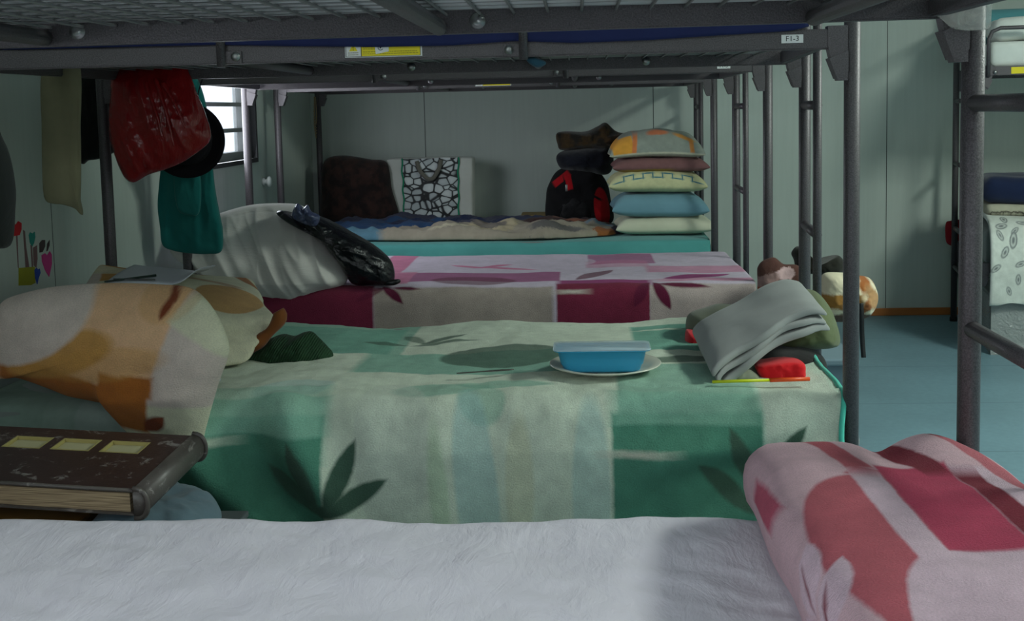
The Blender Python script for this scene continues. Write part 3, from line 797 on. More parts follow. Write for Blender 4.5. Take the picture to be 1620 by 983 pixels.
def dispM(x, v): return 0.008*nz((x, v, 0), 3.5, 11) + 0.003*nz((x, v, 0), 10, 12) + (0.006*nz((x, v*.3, 0), 8, 13) if v < 0 else 0)
mag = draped('magenta_checked_blanket', [(3.975, 0.22), (3.972, 0.50), (3.975, 0.560), (3.995, 0.588), (4.03, 0.598), (4.2, 0.600), (4.6, 0.600), (4.85, 0.597), (4.90, 0.58), (4.915, 0.52)], (4.0, 0.590),
    lambda v: -1.33, lambda v: 0.605 + (0.02*v if v < 0 else 0), M_MAG, dispM, 240, 130, 'magenta and lilac checked plush blanket on the bunk labelled F1-5')
# turquoise sheet on the farthest bed
M_TURQ = fabric('turquoise_sheet', c8(84, 156, 152), wr=0.5, wsc=5)
def dispT(x, v): return 0.006*nz((x, v, 0), 4, 21) - 0.004
turq = draped('turquoise_sheet', [(5.535, 0.22), (5.533, 0.48), (5.545, 0.545), (5.58, 0.572), (5.8, 0.576), (6.2, 0.576), (6.42, 0.572), (6.47, 0.53)], (5.55, 0.565),
    lambda v: -1.39, lambda v: 0.628, M_TURQ, dispT, 120, 60, 'turquoise sheet on the farthest bunk under the stacked pillows', 'sheet', thick=0.004)
# rumpled printed quilt on it
M_COL = pattern('printed_scenery_quilt', c8(60, 62, 84), [
 ('b', -1.05, 0.10, 0.40, 0.3, 8, c8(44, 72, 110)), ('b', -0.95, -0.05, 0.45, 0.10, 8, c8(92, 130, 148)), ('b', -0.35, 0.0, 0.62, 0.13, 4, c8(158, 148, 132)),
 ('e', -0.42, 0.02, 0.13, 0.09, 0, c8(178, 164, 136)), ('e', -0.42, 0.03, 0.07, 0.05, 0, c8(120, 112, 104)), ('b', -0.33, 0.18, 0.20, 0.08, 12, c8(122, 112, 104)),
 ('b', 0.02, 0.24, 0.30, 0.09, 0, c8(58, 36, 36)), ('e', 0.05, 0.22, 0.16, 0.03, 8, c8(130, 78, 58)), ('e', 0.14, 0.14, 0.10, 0.03, 0, c8(120, 140, 150)),
 ('e', 0.14, 0.02, 0.07, 0.05, 30, c8(150, 92, 52)), ('e', 0.22, 0.08, 0.05, 0.06, 0, c8(40, 36, 56)), ('b', -0.5, 0.30, 0.5, 0.06, 0, c8(34, 44, 76)),
 ('e', -0.1, -0.04, 0.14, 0.03, 10, c8(104, 100, 98)), ('e', -0.6, -0.04, 0.12, 0.02, 10, c8(196, 186, 160))],
 fuzz=0.05, soft=0.01, fur=False, furamp=0.15, furs=(500, 190))
def placeQ(a, b, d):
    # a: x, b: depth across the bed, raised where the quilt is rumpled
    return Vector((a, 5.72 + b, 0.578 + max(0.0, -d)))
bm = cushion(bmesh.new(), [(-1.36, 0.0), (-1.1, -0.04), (-0.75, -0.10), (-0.45, -0.12), (-0.1, -0.10), (0.12, -0.02), (0.20, 0.06), (0.22, 0.16), (0.1, 0.40), (-0.3, 0.62), (-0.9, 0.66), (-1.3, 0.6), (-1.37, 0.3)],
    placeQ, 0.062, 0.0, 200, 44, amp=0.030, sc=7, seed=31, wrinkle=0.020, wsc=9, wdir=(0.35, 0.94), power=6, q=0.4)
o = obj('printed_quilt', bm, M_COL); tag(o, 'rumpled blue and beige printed quilt lying on the turquoise sheet', 'quilt')

# pink folded blanket at the foot of the nearest bed
PK = c8(214, 176, 186); PKL = c8(216, 186, 200); RO1 = c8(188, 92, 104); RO2 = c8(184, 62, 92); RD = c8(126, 30, 50)
PP = [
 ('b', 0.240, 1.545, 0.013, 0.09, 4, RO2, 0.9), ('e', 0.362, 1.27, 0.103, 0.26, 0, RO1), ('b', 0.385, 1.54, 0.030, 0.02, -30, RO1), ('b', 0.50, 1.27, 0.10, 0.30, 0, PKL),
 ('b', 0.362, 1.66, 0.019, 0.10, 8, RO1), ('b', 0.376, 1.30, 0.020, 0.24, 0, PKL), ('b', 0.445, 1.42, 0.048, 0.165, 0, RO2),
 ('b', 0.510, 1.35, 0.017, 0.20, 0, RD), ('b', 0.462, 1.66, 0.017, 0.12, 6, RD), ('b', 0.56, 1.60, 0.020, 0.3, 8, RO1, 0.9), 
 ('b', 0.51, 1.10, 0.12, 0.155, 0, PKL), ('e', 0.405, 1.09, 0.095, 0.165, 0, PKL),
 ('l', 0.246, 1.263, 0.060, 0.016, 78, PKL), ('l', 0.258, 1.199, 0.055, 0.018, 66, PKL), ('l', 0.221, 1.211, 0.03, 0.008, 95, PKL), ('l', 0.225, 1.132, 0.04, 0.010, 100, RD), ('l', 0.241, 1.252, 0.035, 0.0015, 82, RD), ('l', 0.244, 1.186, 0.03, 0.002, 70, RD),
]
M_PINK = pattern('pink_checked_plush', PK, PP, fuzz=0.004, soft=0.005, furs=(900, 330), wr=0.3, furamp=0.8)
def fnP(q):
    x, y, z = 0.425+q.x, 1.315+q.y, 0.645+q.z
    t = (q.z+0.070)/0.140
    h = 0.0
    h += 0.018*math.exp(-((x-0.52)/0.045)**2)*max(0, (y-1.50)/0.25) - 0.016*math.exp(-((x-0.445)/0.03)**2)*max(0, min(1, (y-1.52)/0.18))
    h -= 0.020*max(0, (y-1.45)/0.3) 
    h += 0.006*nz((x, y, 0), 7, 41) + 0.004*nz((x, y, 0), 15, 42)
    h -= 0.02*max(0.0, (1.2-y)/0.3)
    return Vector((x + 0.010*nz((0, y, z), 6, 43) + (0.02*(1-t)*0.0), y + 0.012*nz((x, 0, z), 8, 44), z + h*max(0, t)))
o = obj('folded_blanket', softbox(bmesh.new(), 0.183, 0.465, 0.070, 0.062, 0.010, fnP, lambda q: (0.425+q.x - (max(0, 0.02-q.z) if q.x < -0.10 else 0), 1.315+q.y)), M_PINK)
tag(o, 'pink and crimson checked plush blanket folded at the foot of the white quilted mattress', 'blanket'); base_origin(o)

# ------------------------------------------------------------------ pillows stacked on the farthest bed
def pillow(name, cx, cy, z0, hx, hy, h, m, label, group, tilt=0.0, seed=0, sag=0.0, pinch=0.07, flat=0.25, rz=0.0, bend=0.0):
    bm = bmesh.new(); uv = bm.loops.layers.uv.verify(); n = 44; V = {}
    for s in (0, 1):
        for i in range(n+1):
            for j in range(n+1):
                u = -cos(pi*i/n); v = -cos(pi*j/n)
                edge = i in (0, n) or j in (0, n)
                if s == 1 and edge: V[(1, i, j)] = V[(0, i, j)]; continue
                x = hx*u*(1-pinch*(1-v*v)); y = hy*v*(1-pinch*(1-u*u))
                t = max(0, (1-u**4)*(1-v**4))**0.42
                z = h*(1-flat)*t if s == 0 else -h*flat*t
                p = (x+seed, y, s)
                e = min(1, 4*(1-max(abs(u), abs(v))))
                cr = 0.012*ridge((x*1.0, y*1.0, s), 9, seed)*max(0, max(abs(u), abs(v))-0.35)
                z += (0.010*nz(p, 9, seed)*e + 1.3*cr*e)*(1 if s == 0 else 0.3)
                z += tilt*x/hx + bend*(1-u*u) 
                P = Vector((x*cos(rz)-y*sin(rz), x*sin(rz)+y*cos(rz), z))
                V[(s, i, j)] = (bm.verts.new(P + Vector((cx, cy, z0 + h*flat))), (x, h*(1-flat)*t if s == 0 else -h*flat*t))
    for s in (0, 1):
        for i in range(n):
            for j in range(n):
                q = [V[(s, i, j)], V[(s, i+1, j)], V[(s, i+1, j+1)], V[(s, i, j+1)]]
                if s: q = q[::-1]
                if len({id(a[0]) for a in q}) < 4:
                    continue
                try: f = bm.faces.new([a[0] for a in q])
                except ValueError: continue
                for lp, a in zip(f.loops, q): lp[uv].uv = a[1]
    o = obj(name, bm, m); tag(o, label, 'pillow', group); base_origin(o); return o
GP = 'pillows stacked on the farthest bed'
M_P1 = fabric('cream_pillow_cotton', c8(205, 205, 180), wr=0.5, wsc=7)
M_P2 = fabric('light_blue_pillow_cotton', c8(112, 152, 166), wr=0.5, wsc=7)
def keymat():
    line = c8(60, 120, 138); shapes = []
    def arch(x): return 0.046 - 0.55*x*x
    for k in range(9):
        x = -0.188 + 0.047*k; yy = arch(x) + (0.010 if k % 2 else -0.010)
        shapes.append(('b', x, yy, 0.0250, 0.0028, math.degrees(math.atan(-1.1*x)), line))
        if k < 8:
            xm = x+0.0235; shapes.append(('b', xm, arch(xm), 0.0030, 0.0125, 0, line))
    return pattern('cream_pillow_blue_meander', c8(208, 206, 160), shapes, fuzz=0.002, soft=0.003, fur=False, furamp=0.1, furs=(500, 200))
M_P3 = keymat()
M_P4 = pattern('mauve_pillow_ochre_edge', c8(130, 92, 92), [('b', -0.08, -0.030, 0.13, 0.016, 0, c8(160, 130, 50), 0.9)], fuzz=0.008, fur=False, furamp=0.1, furs=(500, 200))
M_P5 = pattern('grey_pillow_orange_circles', c8(150, 156, 146), [('b', -0.165, 0.035, 0.052, 0.045, 12, c8(226, 160, 66)), ('b', -0.108, 0.045, 0.011, 0.05, -4, c8(216, 128, 78)), ('e', 0.005, 0.092, 0.05, 0.012, 0, c8(216, 120, 74), 0.9), ('e', 0.13, 0.075, 0.05, 0.010, -16, c8(220, 150, 66), 0.9), ('b', 0.165, 0.035, 0.010, 0.035, 6, c8(218, 140, 66), 0.9), ('b', 0, -0.02, 0.4, 0.022, 0, c8(196, 192, 170))], fuzz=0.006, fur=False, furamp=0.1, furs=(500, 200))
pillow('pillow', 0.432, 5.86, 0.574, 0.245, 0.19, 0.098, M_P1, 'cream pillow at the bottom of the pillow stack on the farthest bed', GP, seed=1, flat=0.35)
pillow('pillow', 0.405, 5.86, 0.660, 0.235, 0.20, 0.125, M_P2, 'light blue pillow, second from the bottom of the pillow stack', GP, seed=2, flat=0.3, tilt=-0.004)
pillow('pillow', 0.393, 5.85, 0.775, 0.238, 0.20, 0.115, M_P3, 'cream pillow with a blue meander border, middle of the pillow stack', GP, seed=3, flat=0.35, tilt=-0.004, bend=0.01)
pillow('pillow', 0.410, 5.87, 0.872, 0.235, 0.20, 0.085, M_P4, 'mauve pillow with an ochre edge, second from the top of the stack', GP, seed=4, flat=0.4, tilt=-0.002, bend=0.008)
pillow('pillow', 0.392, 5.86, 0.942, 0.230, 0.20, 0.130, M_P5, 'grey pillow with orange shapes on top of the pillow stack', GP, seed=5, flat=0.18, bend=0.016)

# ------------------------------------------------------------------ bags and clothes by the back wall
def pebble_mat():
    m = Mat('pebble_print'); uv = m.coord('UV')
    vo = m.n('ShaderNodeTexVoronoi', feature='DISTANCE_TO_EDGE'); mp = m.mapping(uv, sc=(1, 1.35, 1)); m.L.new(mp, vo.inputs['Vector']); vo.inputs['Scale'].default_value = 19; vo.inputs['Randomness'].default_value = 0.85
    vc = m.n('ShaderNodeTexVoronoi'); m.L.new(mp, vc.inputs['Vector']); vc.inputs['Scale'].default_value = 19; vc.inputs['Randomness'].default_value = 0.85
    r = m.ramp(m.math('SUBTRACT', vo.outputs['Distance'], m.math('MULTIPLY', m.math('MAXIMUM', m.math('SUBTRACT', vc.outputs['Distance'], 0.50), 0.0), 0.22)), [(0.0, c8(20, 22, 24)), (0.03, c8(60, 64, 66)), (0.09, c8(190, 196, 196)), (0.5, c8(214, 218, 218))])
    bw = m.n('ShaderNodeRGBToBW'); m.L.new(vc.outputs['Color'], bw.inputs[0])
    t = m.ramp(bw.outputs[0], [(0.2, (0.7, 0.72, 0.74, 1)), (0.8, (1, 1, 1, 1))])
    m.set(Base_Color=m.mix(1.0, r, t, 'MULTIPLY'), Roughness=0.6)
    return m.m
# pebble tote: slightly slumped rigid bag with its printed front, green piping and pale gussets
t = thing('tote_bag', 'white pebble-print tote bag with green edges leaning on the back wall', 'bag', (-0.80, 6.40, 0.59))
def fnT(q):
    w = Vector((-0.80+q.x, 6.42+q.y, 0.775+q.z)); k = (q.z+0.175)/0.35
    w.y += -0.010*sin((q.x/0.235+1)*pi/2)*(1-0.5*k) + 0.006*nz(w, 9, 51); w.x += 0.010*(k-0.5)*(1 if q.x > 0 else -0.4) + 0.004*nz(w, 12, 52); w.z += 0.006*nz((w.x, 0, 0), 11, 53)*k
    return w
M_TOTE = fabric('white_tote_side', c8(190, 192, 186), wr=0.3)
obj('body', softbox(bmesh.new(), 0.235, 0.07, 0.175, 0.015, 0.03, fnT), M_TOTE, t)
bm = grid(bmesh.new(), 40, 40, lambda a, b: fnT(Vector((-0.145+0.30*a, -0.0725, -0.170+0.343*b))), lambda a, b: (0.3*a, 0.34*b))
obj('printed_panel', bm, pebble_mat(), t)
M_PIPE = fabric('green_piping', c8(30, 130, 96))
for xx in (-0.147, 0.157):
    obj('piping', tube(bmesh.new(), [fnT(Vector((xx + 0.003*sin(k*1.1), -0.074, -0.172+0.347*k/20))) for k in range(21)], 0.0045, 8), M_PIPE, t)
M_STRAP = fabric('grey_webbing', c8(104, 102, 94))
def strap(bm, pts, w, t_=0.003, side=Vector((1, 0, 0))):
    P = catmull(pts, 28); prev = None
    for i, p in enumerate(P):
        tg = (P[min(i+1, 27)]-P[max(i-1, 0)]).normalized(); n = Vector((0, 1, 0)); s = tg.cross(n).normalized()*w/2; nn = s.cross(tg).normalized()*t_/2
        ring = [bm.verts.new(p+a) for a in (s+nn, s-nn, -s-nn, -s+nn)]
        if prev:
            for k in range(4): bm.faces.new((prev[k], prev[(k+1) % 4], ring[(k+1) % 4], ring[k]))
        else: bm.faces.new(ring[::-1])
        prev = ring
    bm.faces.new(prev); return bm
obj('handle', strap(bmesh.new(), [(-0.868, 6.342, 0.935), (-0.852, 6.330, 0.885), (-0.815, 6.326, 0.842), (-0.795, 6.326, 0.836), (-0.775, 6.326, 0.845), (-0.745, 6.330, 0.895), (-0.735, 6.342, 0.940)], 0.022), M_STRAP, t)
# dark tote
DK = c8(26, 23, 26)
M_DARKTOTE = fabric('dark_brown_floral_cloth', c8(34, 26, 26), c8(56, 38, 34), wr=0.6)
bm = cushion(bmesh.new(), [(-1.391, 0.609), (-1.398, 0.790), (-1.375, 0.942), (-1.279, 0.975), (-1.123, 0.951), (-1.030, 0.928), (-1.007, 0.783), (-0.971, 0.602), (-1.083, 0.590), (-1.258, 0.593)], vplane(6.33, 0.0), 0.10, 0.10, 130, 24, amp=0.012, sc=10, seed=61, power=3)
o = obj('tote_bag', bm, M_DARKTOTE); tag(o, 'dark brown floral tote bag leaning on the back wall left of the pebble bag', 'bag'); base_origin(o)
# backpack
t = thing('backpack', 'black backpack with red panels standing beside the pillow stack', 'backpack', (0.07, 6.15, 0.60))
M_BLK = fabric('black_nylon', c8(24, 23, 25), rough=0.6, wr=0.7, wsc=10)
M_RED = fabric('red_nylon', c8(190, 24, 34), rough=0.6, wr=0.6)
bm = cushion(bmesh.new(), [(-0.150, 0.605), (-0.161, 0.746), (-0.140, 0.819), (-0.098, 0.878), (-0.022, 0.903), (0.078, 0.901), (0.153, 0.823), (0.178, 0.723), (0.182, 0.599), (0.023, 0.595)], vplane(6.15), 0.13, 0.12, 120, 24, amp=0.012, sc=12, seed=62, power=2.8)
RDN = c8(176, 20, 30)
M_PACK = pattern('black_red_nylon', c8(20, 19, 21), [('b', -0.078, 0.839, 0.050, 0.016, 38, RDN), ('b', -0.039, 0.821, 0.016, 0.036, 10, RDN), ('b', -0.059, 0.809, 0.0035, 0.04, 12, c8(20, 19, 21)), ('e', 0.129, 0.681, 0.040, 0.11, 6, RDN), ('b', 0.103, 0.741, 0.03, 0.006, -30, c8(20, 19, 21)), ('e', 0.030, 0.684, 0.052, 0.15, 0, c8(20, 19, 21))], fuzz=0.004, soft=0.004, fur=False, furamp=0.1, furs=(500, 200), wr=0.8)
obj('body', bm, M_PACK, t)
bm = cushion(bmesh.new(), [(-0.082, 0.638), (-0.087, 0.713), (-0.053, 0.752), (-0.001, 0.764), (0.051, 0.750), (0.070, 0.701), (0.069, 0.632), (-0.004, 0.620)], vplane(6.045), 0.03, 0.03, 70, 14, amp=0.006, sc=14, seed=63, power=3, wrinkle=0.006)
obj('front_pocket', bm, M_BLK, t)
obj('zip_pull', box(bmesh.new(), 0.0 + (-0.052, 0.788)[0]-0.006, (-0.052, 0.788)[0]+0.006, 5.985, 5.990, (-0.053, 0.779)[1], (-0.052, 0.814)[1], bev=0.002), BOLT, t)
# folded clothes on the backpack
bm = cushion(bmesh.new(), [(-0.104, 0.945), (-0.077, 0.977), (0.013, 0.995), (0.129, 0.999), (0.188, 0.985), (0.193, 0.899), (0.160, 0.853), (0.061, 0.862), (-0.039, 0.877), (-0.085, 0.894)], vplane(6.15), 0.14, 0.12, 110, 22, amp=0.010, sc=14, seed=65, power=3, wrinkle=0.008)
o = obj('folded_sweater', bm, fabric('midnight_blue_wool', c8(20, 22, 32))); tag(o, 'midnight blue folded sweater lying on the black and red backpack', 'clothes'); base_origin(o)
bm = cushion(bmesh.new(), [(-0.101, 1.070), (-0.061, 1.083), (0.048, 1.080), (0.114, 1.105), (0.157, 1.124), (0.203, 1.084), (0.235, 1.070), (0.281, 1.062), (0.294, 1.029), (0.244, 0.997), (0.162, 0.986), (0.063, 0.988), (-0.070, 0.984), (-0.096, 1.017)], vplane(6.15), 0.12, 0.11, 130, 22, amp=0.012, sc=16, seed=66, power=3, wrinkle=0.010)
o = obj('folded_cloth', bm, fabric('brown_patterned_cloth', c8(62, 46, 26), c8(28, 24, 20))); tag(o, 'brown mottled folded cloth on top of the midnight blue sweater', 'clothes'); base_origin(o)
# two books by the backpack
for k, (za, zb, lab) in enumerate(((0.606, 0.624, 'lower yellowed book lying left of the black and red backpack'), (0.6245, 0.640, 'upper yellowed book lying left of the black and red backpack'))):
    dx = 0.006*k
    t = thing('book', lab, 'book', (-0.20, 6.3, za), 'books beside the backpack')
    cov = bmesh.new(); box(cov, -0.305+dx, -0.10+dx, 6.22, 6.40, za, za+0.0015); box(cov, -0.305+dx, -0.10+dx, 6.22, 6.40, zb-0.0015, zb); box(cov, -0.305+dx, -0.10+dx, 6.395, 6.40, za, zb)
    obj('cover', cov, plain('ochre_cover', c8(150, 128, 78), 0.7), t, smooth=False)
    obj('pages', box(bmesh.new(), -0.302+dx, -0.103+dx, 6.224, 6.394, za+0.0015, zb-0.0015), plain('yellowed_pages', c8(180, 160, 112), 0.8), t, smooth=False)

# ------------------------------------------------------------------ on the magenta bed
M_DUVET = fabric('white_crumpled_cotton', c8(216, 212, 206), wr=0.5, wsc=9, dist=0.008, stretch=(0.6, 1.0, 2.2))
bm = cushion(bmesh.new(), [(-1.457, 0.725), (-1.424, 0.787), (-1.343, 0.831), (-1.262, 0.861), (-1.171, 0.881), (-1.069, 0.884), (-0.991, 0.874), (-0.937, 0.833), (-0.883, 0.765), (-0.840, 0.704), (-0.809, 0.643), (-0.822, 0.603), (-0.890, 0.577), (-0.948, 0.550), (-0.998, 0.533), (-1.061, 0.538), (-1.140, 0.544), (-1.184, 0.581), (-1.212, 0.604), (-1.285, 0.618), (-1.374, 0.660)], lambda a, b, d: Vector((a, 4.04 + d + 0.45*max(0, b-0.62), b)), 0.13, 0.20, 260, 80, amp=0.05, sc=3.5, seed=71, power=2.6, wrinkle=0.030, wsc=11, wdir=(0.86, 0.50), q=0.6, wst=0.22, woct=2, noct=1)
o = obj('crumpled_duvet', bm, M_DUVET); tag(o, 'crumpled white duvet heaped at the head of the magenta bed', 'duvet')
bm = cushion(bmesh.new(), [(-1.367, 0.648), (-1.334, 0.675), (-1.276, 0.692), (-1.215, 0.687), (-1.199, 0.628), (-1.213, 0.560), (-1.293, 0.561), (-1.361, 0.585)], vplane(4.06), 0.04, 0.04, 80, 14, amp=0.01, sc=14, seed=72)
o = obj('grey_cloth', bm, fabric('dark_grey_cloth', c8(66, 68, 70))); tag(o, 'dark grey cloth tucked below the crumpled white duvet', 'clothes')
def shiny(name, col, rough=0.22, wsc=16, a=1.0, wr=0.8, spec=0.6, sub=0.0, stretch=(1,1,1)):
    m = Mat(name); v = m.coord('Object')
    m.set(Base_Color=m.vary(col, v, 9, 0.8, 1.12), Roughness=rough)
    m.b.inputs['Specular IOR Level'].default_value = spec; m.b.inputs['Alpha'].default_value = a
    if sub: m.b.inputs['Transmission Weight'].default_value = sub
    vm = m.mapping(v, sc=stretch)
    m.set(Normal=m.bump(m.noise(vm, wsc*3, 4, 0.6, dist=1.2), 0.5*wr, 0.004, m.bump(m.noise(vm, wsc, 4, 0.6, dist=1.0), wr, 0.012)))
    return m.m
M_BBAG = shiny('black_bin_liner', c8(16, 16, 19), 0.3)
t = thing('black_plastic_bag', 'black plastic bag leaning on the crumpled white duvet', 'bag', (-0.80, 4.3, 0.60))
bm = cushion(bmesh.new(), [(-1.049, 0.861), (-1.031, 0.869), (-0.994, 0.853), (-0.975, 0.875), (-0.949, 0.861), (-0.887, 0.838), (-0.811, 0.795), (-0.734, 0.751), (-0.691, 0.720), (-0.652, 0.681), (-0.640, 0.634), (-0.655, 0.603), (-0.717, 0.602), (-0.784, 0.605), (-0.809, 0.646), (-0.847, 0.706), (-0.901, 0.774), (-0.943, 0.826), (-0.988, 0.835), (-1.028, 0.843)], vplane(4.02), 0.075, 0.16, 180, 30, amp=0.012, sc=12, seed=73, power=2.4, wrinkle=0.016, wsc=14, wdir=(0.55, 0.83), wst=0.2)
obj('body', bm, M_BBAG, t)
bm = cushion(bmesh.new(), [(-0.977, 0.855), (-0.957, 0.898), (-0.940, 0.880), (-0.920, 0.893), (-0.910, 0.871), (-0.880, 0.853), (-0.895, 0.819), (-0.938, 0.828)], vplane(3.95), 0.03, 0.03, 60, 14, amp=0.012, sc=30, seed=74, wrinkle=0.010, wsc=30)
k_ = obj('knotted_top', bm, shiny('blue_grey_liner_sheen', c8(70, 78, 110), 0.25), t)
k_['label'] = 'shiny blue grey knotted top'
bm = cushion(bmesh.new(), [(-0.678, 0.615), (-0.624, 0.624), (-0.618, 0.612), (-0.643, 0.602), (-0.674, 0.604)], vplane(4.00), 0.012, 0.012, 40, 8, amp=0.003, sc=30, seed=75)
obj('loose_corner', bm, M_BBAG, t)

# ------------------------------------------------------------------ hanging things at the left
def shawl(name, out, Y, tf, tb, m, label, cat, seed=0, wr=0.012, wsc=10, slope=0.0, rings=28, seg=150, wdir=(1, 0), amp=0.006, power=5, hook=None):
    bm = cushion(bmesh.new(), out, vplane(Y, slope), tf, tb, seg, rings, amp=amp, sc=6, seed=seed, power=power, wrinkle=wr, wsc=wsc, wdir=wdir, q=0.4)
    o = obj(name, bm, m); tag(o, label, cat); return o
M_REDBAG = shiny('translucent_red_plastic', c8(150, 26, 28), 0.24, 8, wr=1.0, spec=0.6, stretch=(1.6, 1, 0.5))
def redbag():
    t = thing('red_plastic_bag', 'full red plastic bag hanging in front of the teal garment', 'bag', (-1.18, 3.3, 1.30))
    out = [(-1.325, 1.270), (-1.310, 1.338), (-1.221, 1.357), (-1.120, 1.362), (-1.094, 1.322), (-1.075, 1.264), (-1.056, 1.213), (-1.042, 1.159), (-1.047, 1.130), (-1.076, 1.105), (-1.125, 1.074), (-1.178, 1.053), (-1.230, 1.038), (-1.272, 1.017), (-1.294, 1.026), (-1.311, 1.056), (-1.324, 1.100), (-1.334, 1.143), (-1.334, 1.207)]
    bm = cushion(bmesh.new(), out, vplane(3.30), 0.075, 0.075, 190, 50, amp=0.012, sc=7, seed=81, power=2.3, wrinkle=0.020, wsc=14, wdir=(0.95, 0.30), q=0.6, wst=0.15, woct=2)
    obj('body', bm, M_REDBAG, t)
    bm = bmesh.new()
    for k, (a, b) in enumerate((((-1.20, 1.30), (-1.155, 1.14)), ((-1.17, 1.31), (-1.125, 1.12)), ((-1.15, 1.30), (-1.09, 1.17)))):
        pts = catmull([(a[0], 3.235, a[1]), ((a[0]+b[0])/2+0.006, 3.226, (a[1]+b[1])/2), (b[0], 3.226, b[1])], 14)
        tube(bm, pts, [0.006*(1-i/15)+0.0015 for i in range(14)], 8)
    g = obj('gathered_pleat', bm, M_REDBAG, t)
    obj('hanging_loop', tube(bmesh.new(), catmull([(-1.20, 3.29, 1.29), (-1.21, 3.30, 1.35), (-1.20, 3.32, 1.375), (-1.17, 3.33, 1.37), (-1.15, 3.31, 1.35), (-1.15, 3.29, 1.29)], 24), 0.005, 8), M_REDBAG, t)
redbag()
M_TEALC = fabric('teal_fleece', c8(24, 104, 100), wr=0.6, wsc=5)
t = thing('teal_garment', 'teal fleece garment hanging behind the red bag and black hat', 'clothes', (-1.28, 3.88, 1.35))
def teal_out(): return [(-1.414, 1.064), (-1.393, 1.215), (-1.336, 1.341), (-1.302, 1.366), (-1.270, 1.308), (-1.249, 1.211), (-1.242, 1.082), (-1.235, 0.953), (-1.222, 0.855), (-1.215, 0.800), (-1.223, 0.739), (-1.267, 0.731), (-1.333, 0.734), (-1.388, 0.744), (-1.425, 0.764), (-1.431, 0.826), (-1.435, 0.913)]
bm = cushion(bmesh.new(), teal_out(), vplane(3.93), 0.028, 0.03, 170, 34, amp=0.010, sc=6, seed=82, power=5, wrinkle=0.022, wsc=7, wdir=(0.99, -0.05), q=0.4)
obj('body', bm, M_TEALC, t)
bm = cushion(bmesh.new(), [(-1.355, 1.026), (-1.307, 1.038), (-1.277, 1.020), (-1.272, 0.956), (-1.284, 0.874), (-1.324, 0.871), (-1.353, 0.888), (-1.363, 0.957)], vplane(3.895), 0.016, 0.02, 100, 20, amp=0.004, sc=9, seed=83, power=5, wrinkle=0.010, wsc=9, wdir=(0.99, 0.0), q=0.4)
obj('hanging_sleeve', bm, M_TEALC, t)
# black hat: brim disc and crown
t = thing('black_hat', 'round black hat hanging behind the red plastic bag', 'hat', (-1.20, 3.70, 1.12))
M_HAT = fabric('black_felt', c8(17, 15, 19), wr=0.1, sheen=0.0, rough=1.0)
hx, hz = (-1.299, 1.124)
RH_ = Matrix.Rotation(pi/2, 3, 'X') @ Matrix.Rotation(0.12, 3, 'Y')
obj('brim', lathe(bmesh.new(), [(0, 0.0), (0.08, 0.0), (0.110, 0.004), (0.125, 0.010), (0.127, 0.006), (0.111, -0.001), (0.08, -0.006), (0, -0.006)], (hx, 3.858, hz), 48, RH_), M_HAT, t)
obj('crown', lathe(bmesh.new(), [(0.084, -0.004), (0.082, 0.03), (0.076, 0.06), (0.055, 0.082), (0.02, 0.088), (0, 0.088)], (hx, 3.858, hz), 48, RH_), M_HAT, t)
obj('hanging_cord', tube(bmesh.new(), catmull([(-1.255, 3.862, 1.16), (-1.262, 3.868, 1.25), (-1.262, 3.93, 1.325), (-1.262, 3.99, 1.353), (-1.262, 4.02, 1.32)], 20), 0.002, 6), M_HAT, t)
# dark garment and beige scarf, dark coat at the frame edge
shawl('dark_garment', [(-1.472, 1.200), (-1.462, 1.330), (-1.437, 1.367), (-1.376, 1.369), (-1.352, 1.309), (-1.351, 1.197), (-1.371, 1.113), (-1.391, 1.093), (-1.424, 1.082), (-1.454, 1.079), (-1.475, 1.076)], 3.42, 0.03, 0.03, fabric('black_green_cloth', c8(18, 22, 20)), 'black green garment hanging behind the left post of the bunk labelled F1-3', 'clothes', 84)
shawl('beige_scarf', [(-1.367, 1.186), (-1.357, 1.330), (-1.309, 1.349), (-1.259, 1.338), (-1.266, 1.184), (-1.271, 1.070), (-1.277, 0.992), (-1.273, 0.956), (-1.281, 0.960), (-1.293, 0.973), (-1.323, 0.983), (-1.353, 0.987), (-1.369, 0.997), (-1.373, 1.040)], 2.94, 0.012, 0.012, fabric('beige_knit', c8(128, 124, 98), vary=0.15), 'thin beige scarf with a dangling thread hanging near the left wall', 'scarf', 85, wr=0.010)
shawl('dark_coat', [(-1.305, 0.938), (-1.295, 1.126), (-1.268, 1.231), (-1.258, 1.308), (-1.236, 1.312), (-1.232, 1.237), (-1.217, 1.180), (-1.202, 1.140), (-1.193, 1.091), (-1.192, 1.037), (-1.198, 0.990), (-1.205, 0.939), (-1.222, 0.932), (-1.264, 0.927)], 2.40, 0.05, 0.05, fabric('charcoal_coat_wool', c8(36, 40, 38)), 'charcoal coat hanging at the far left edge of the picture', 'clothes', 86)
for (x, y, lab) in ((-1.33, 2.40, 'coat'),):
    pass

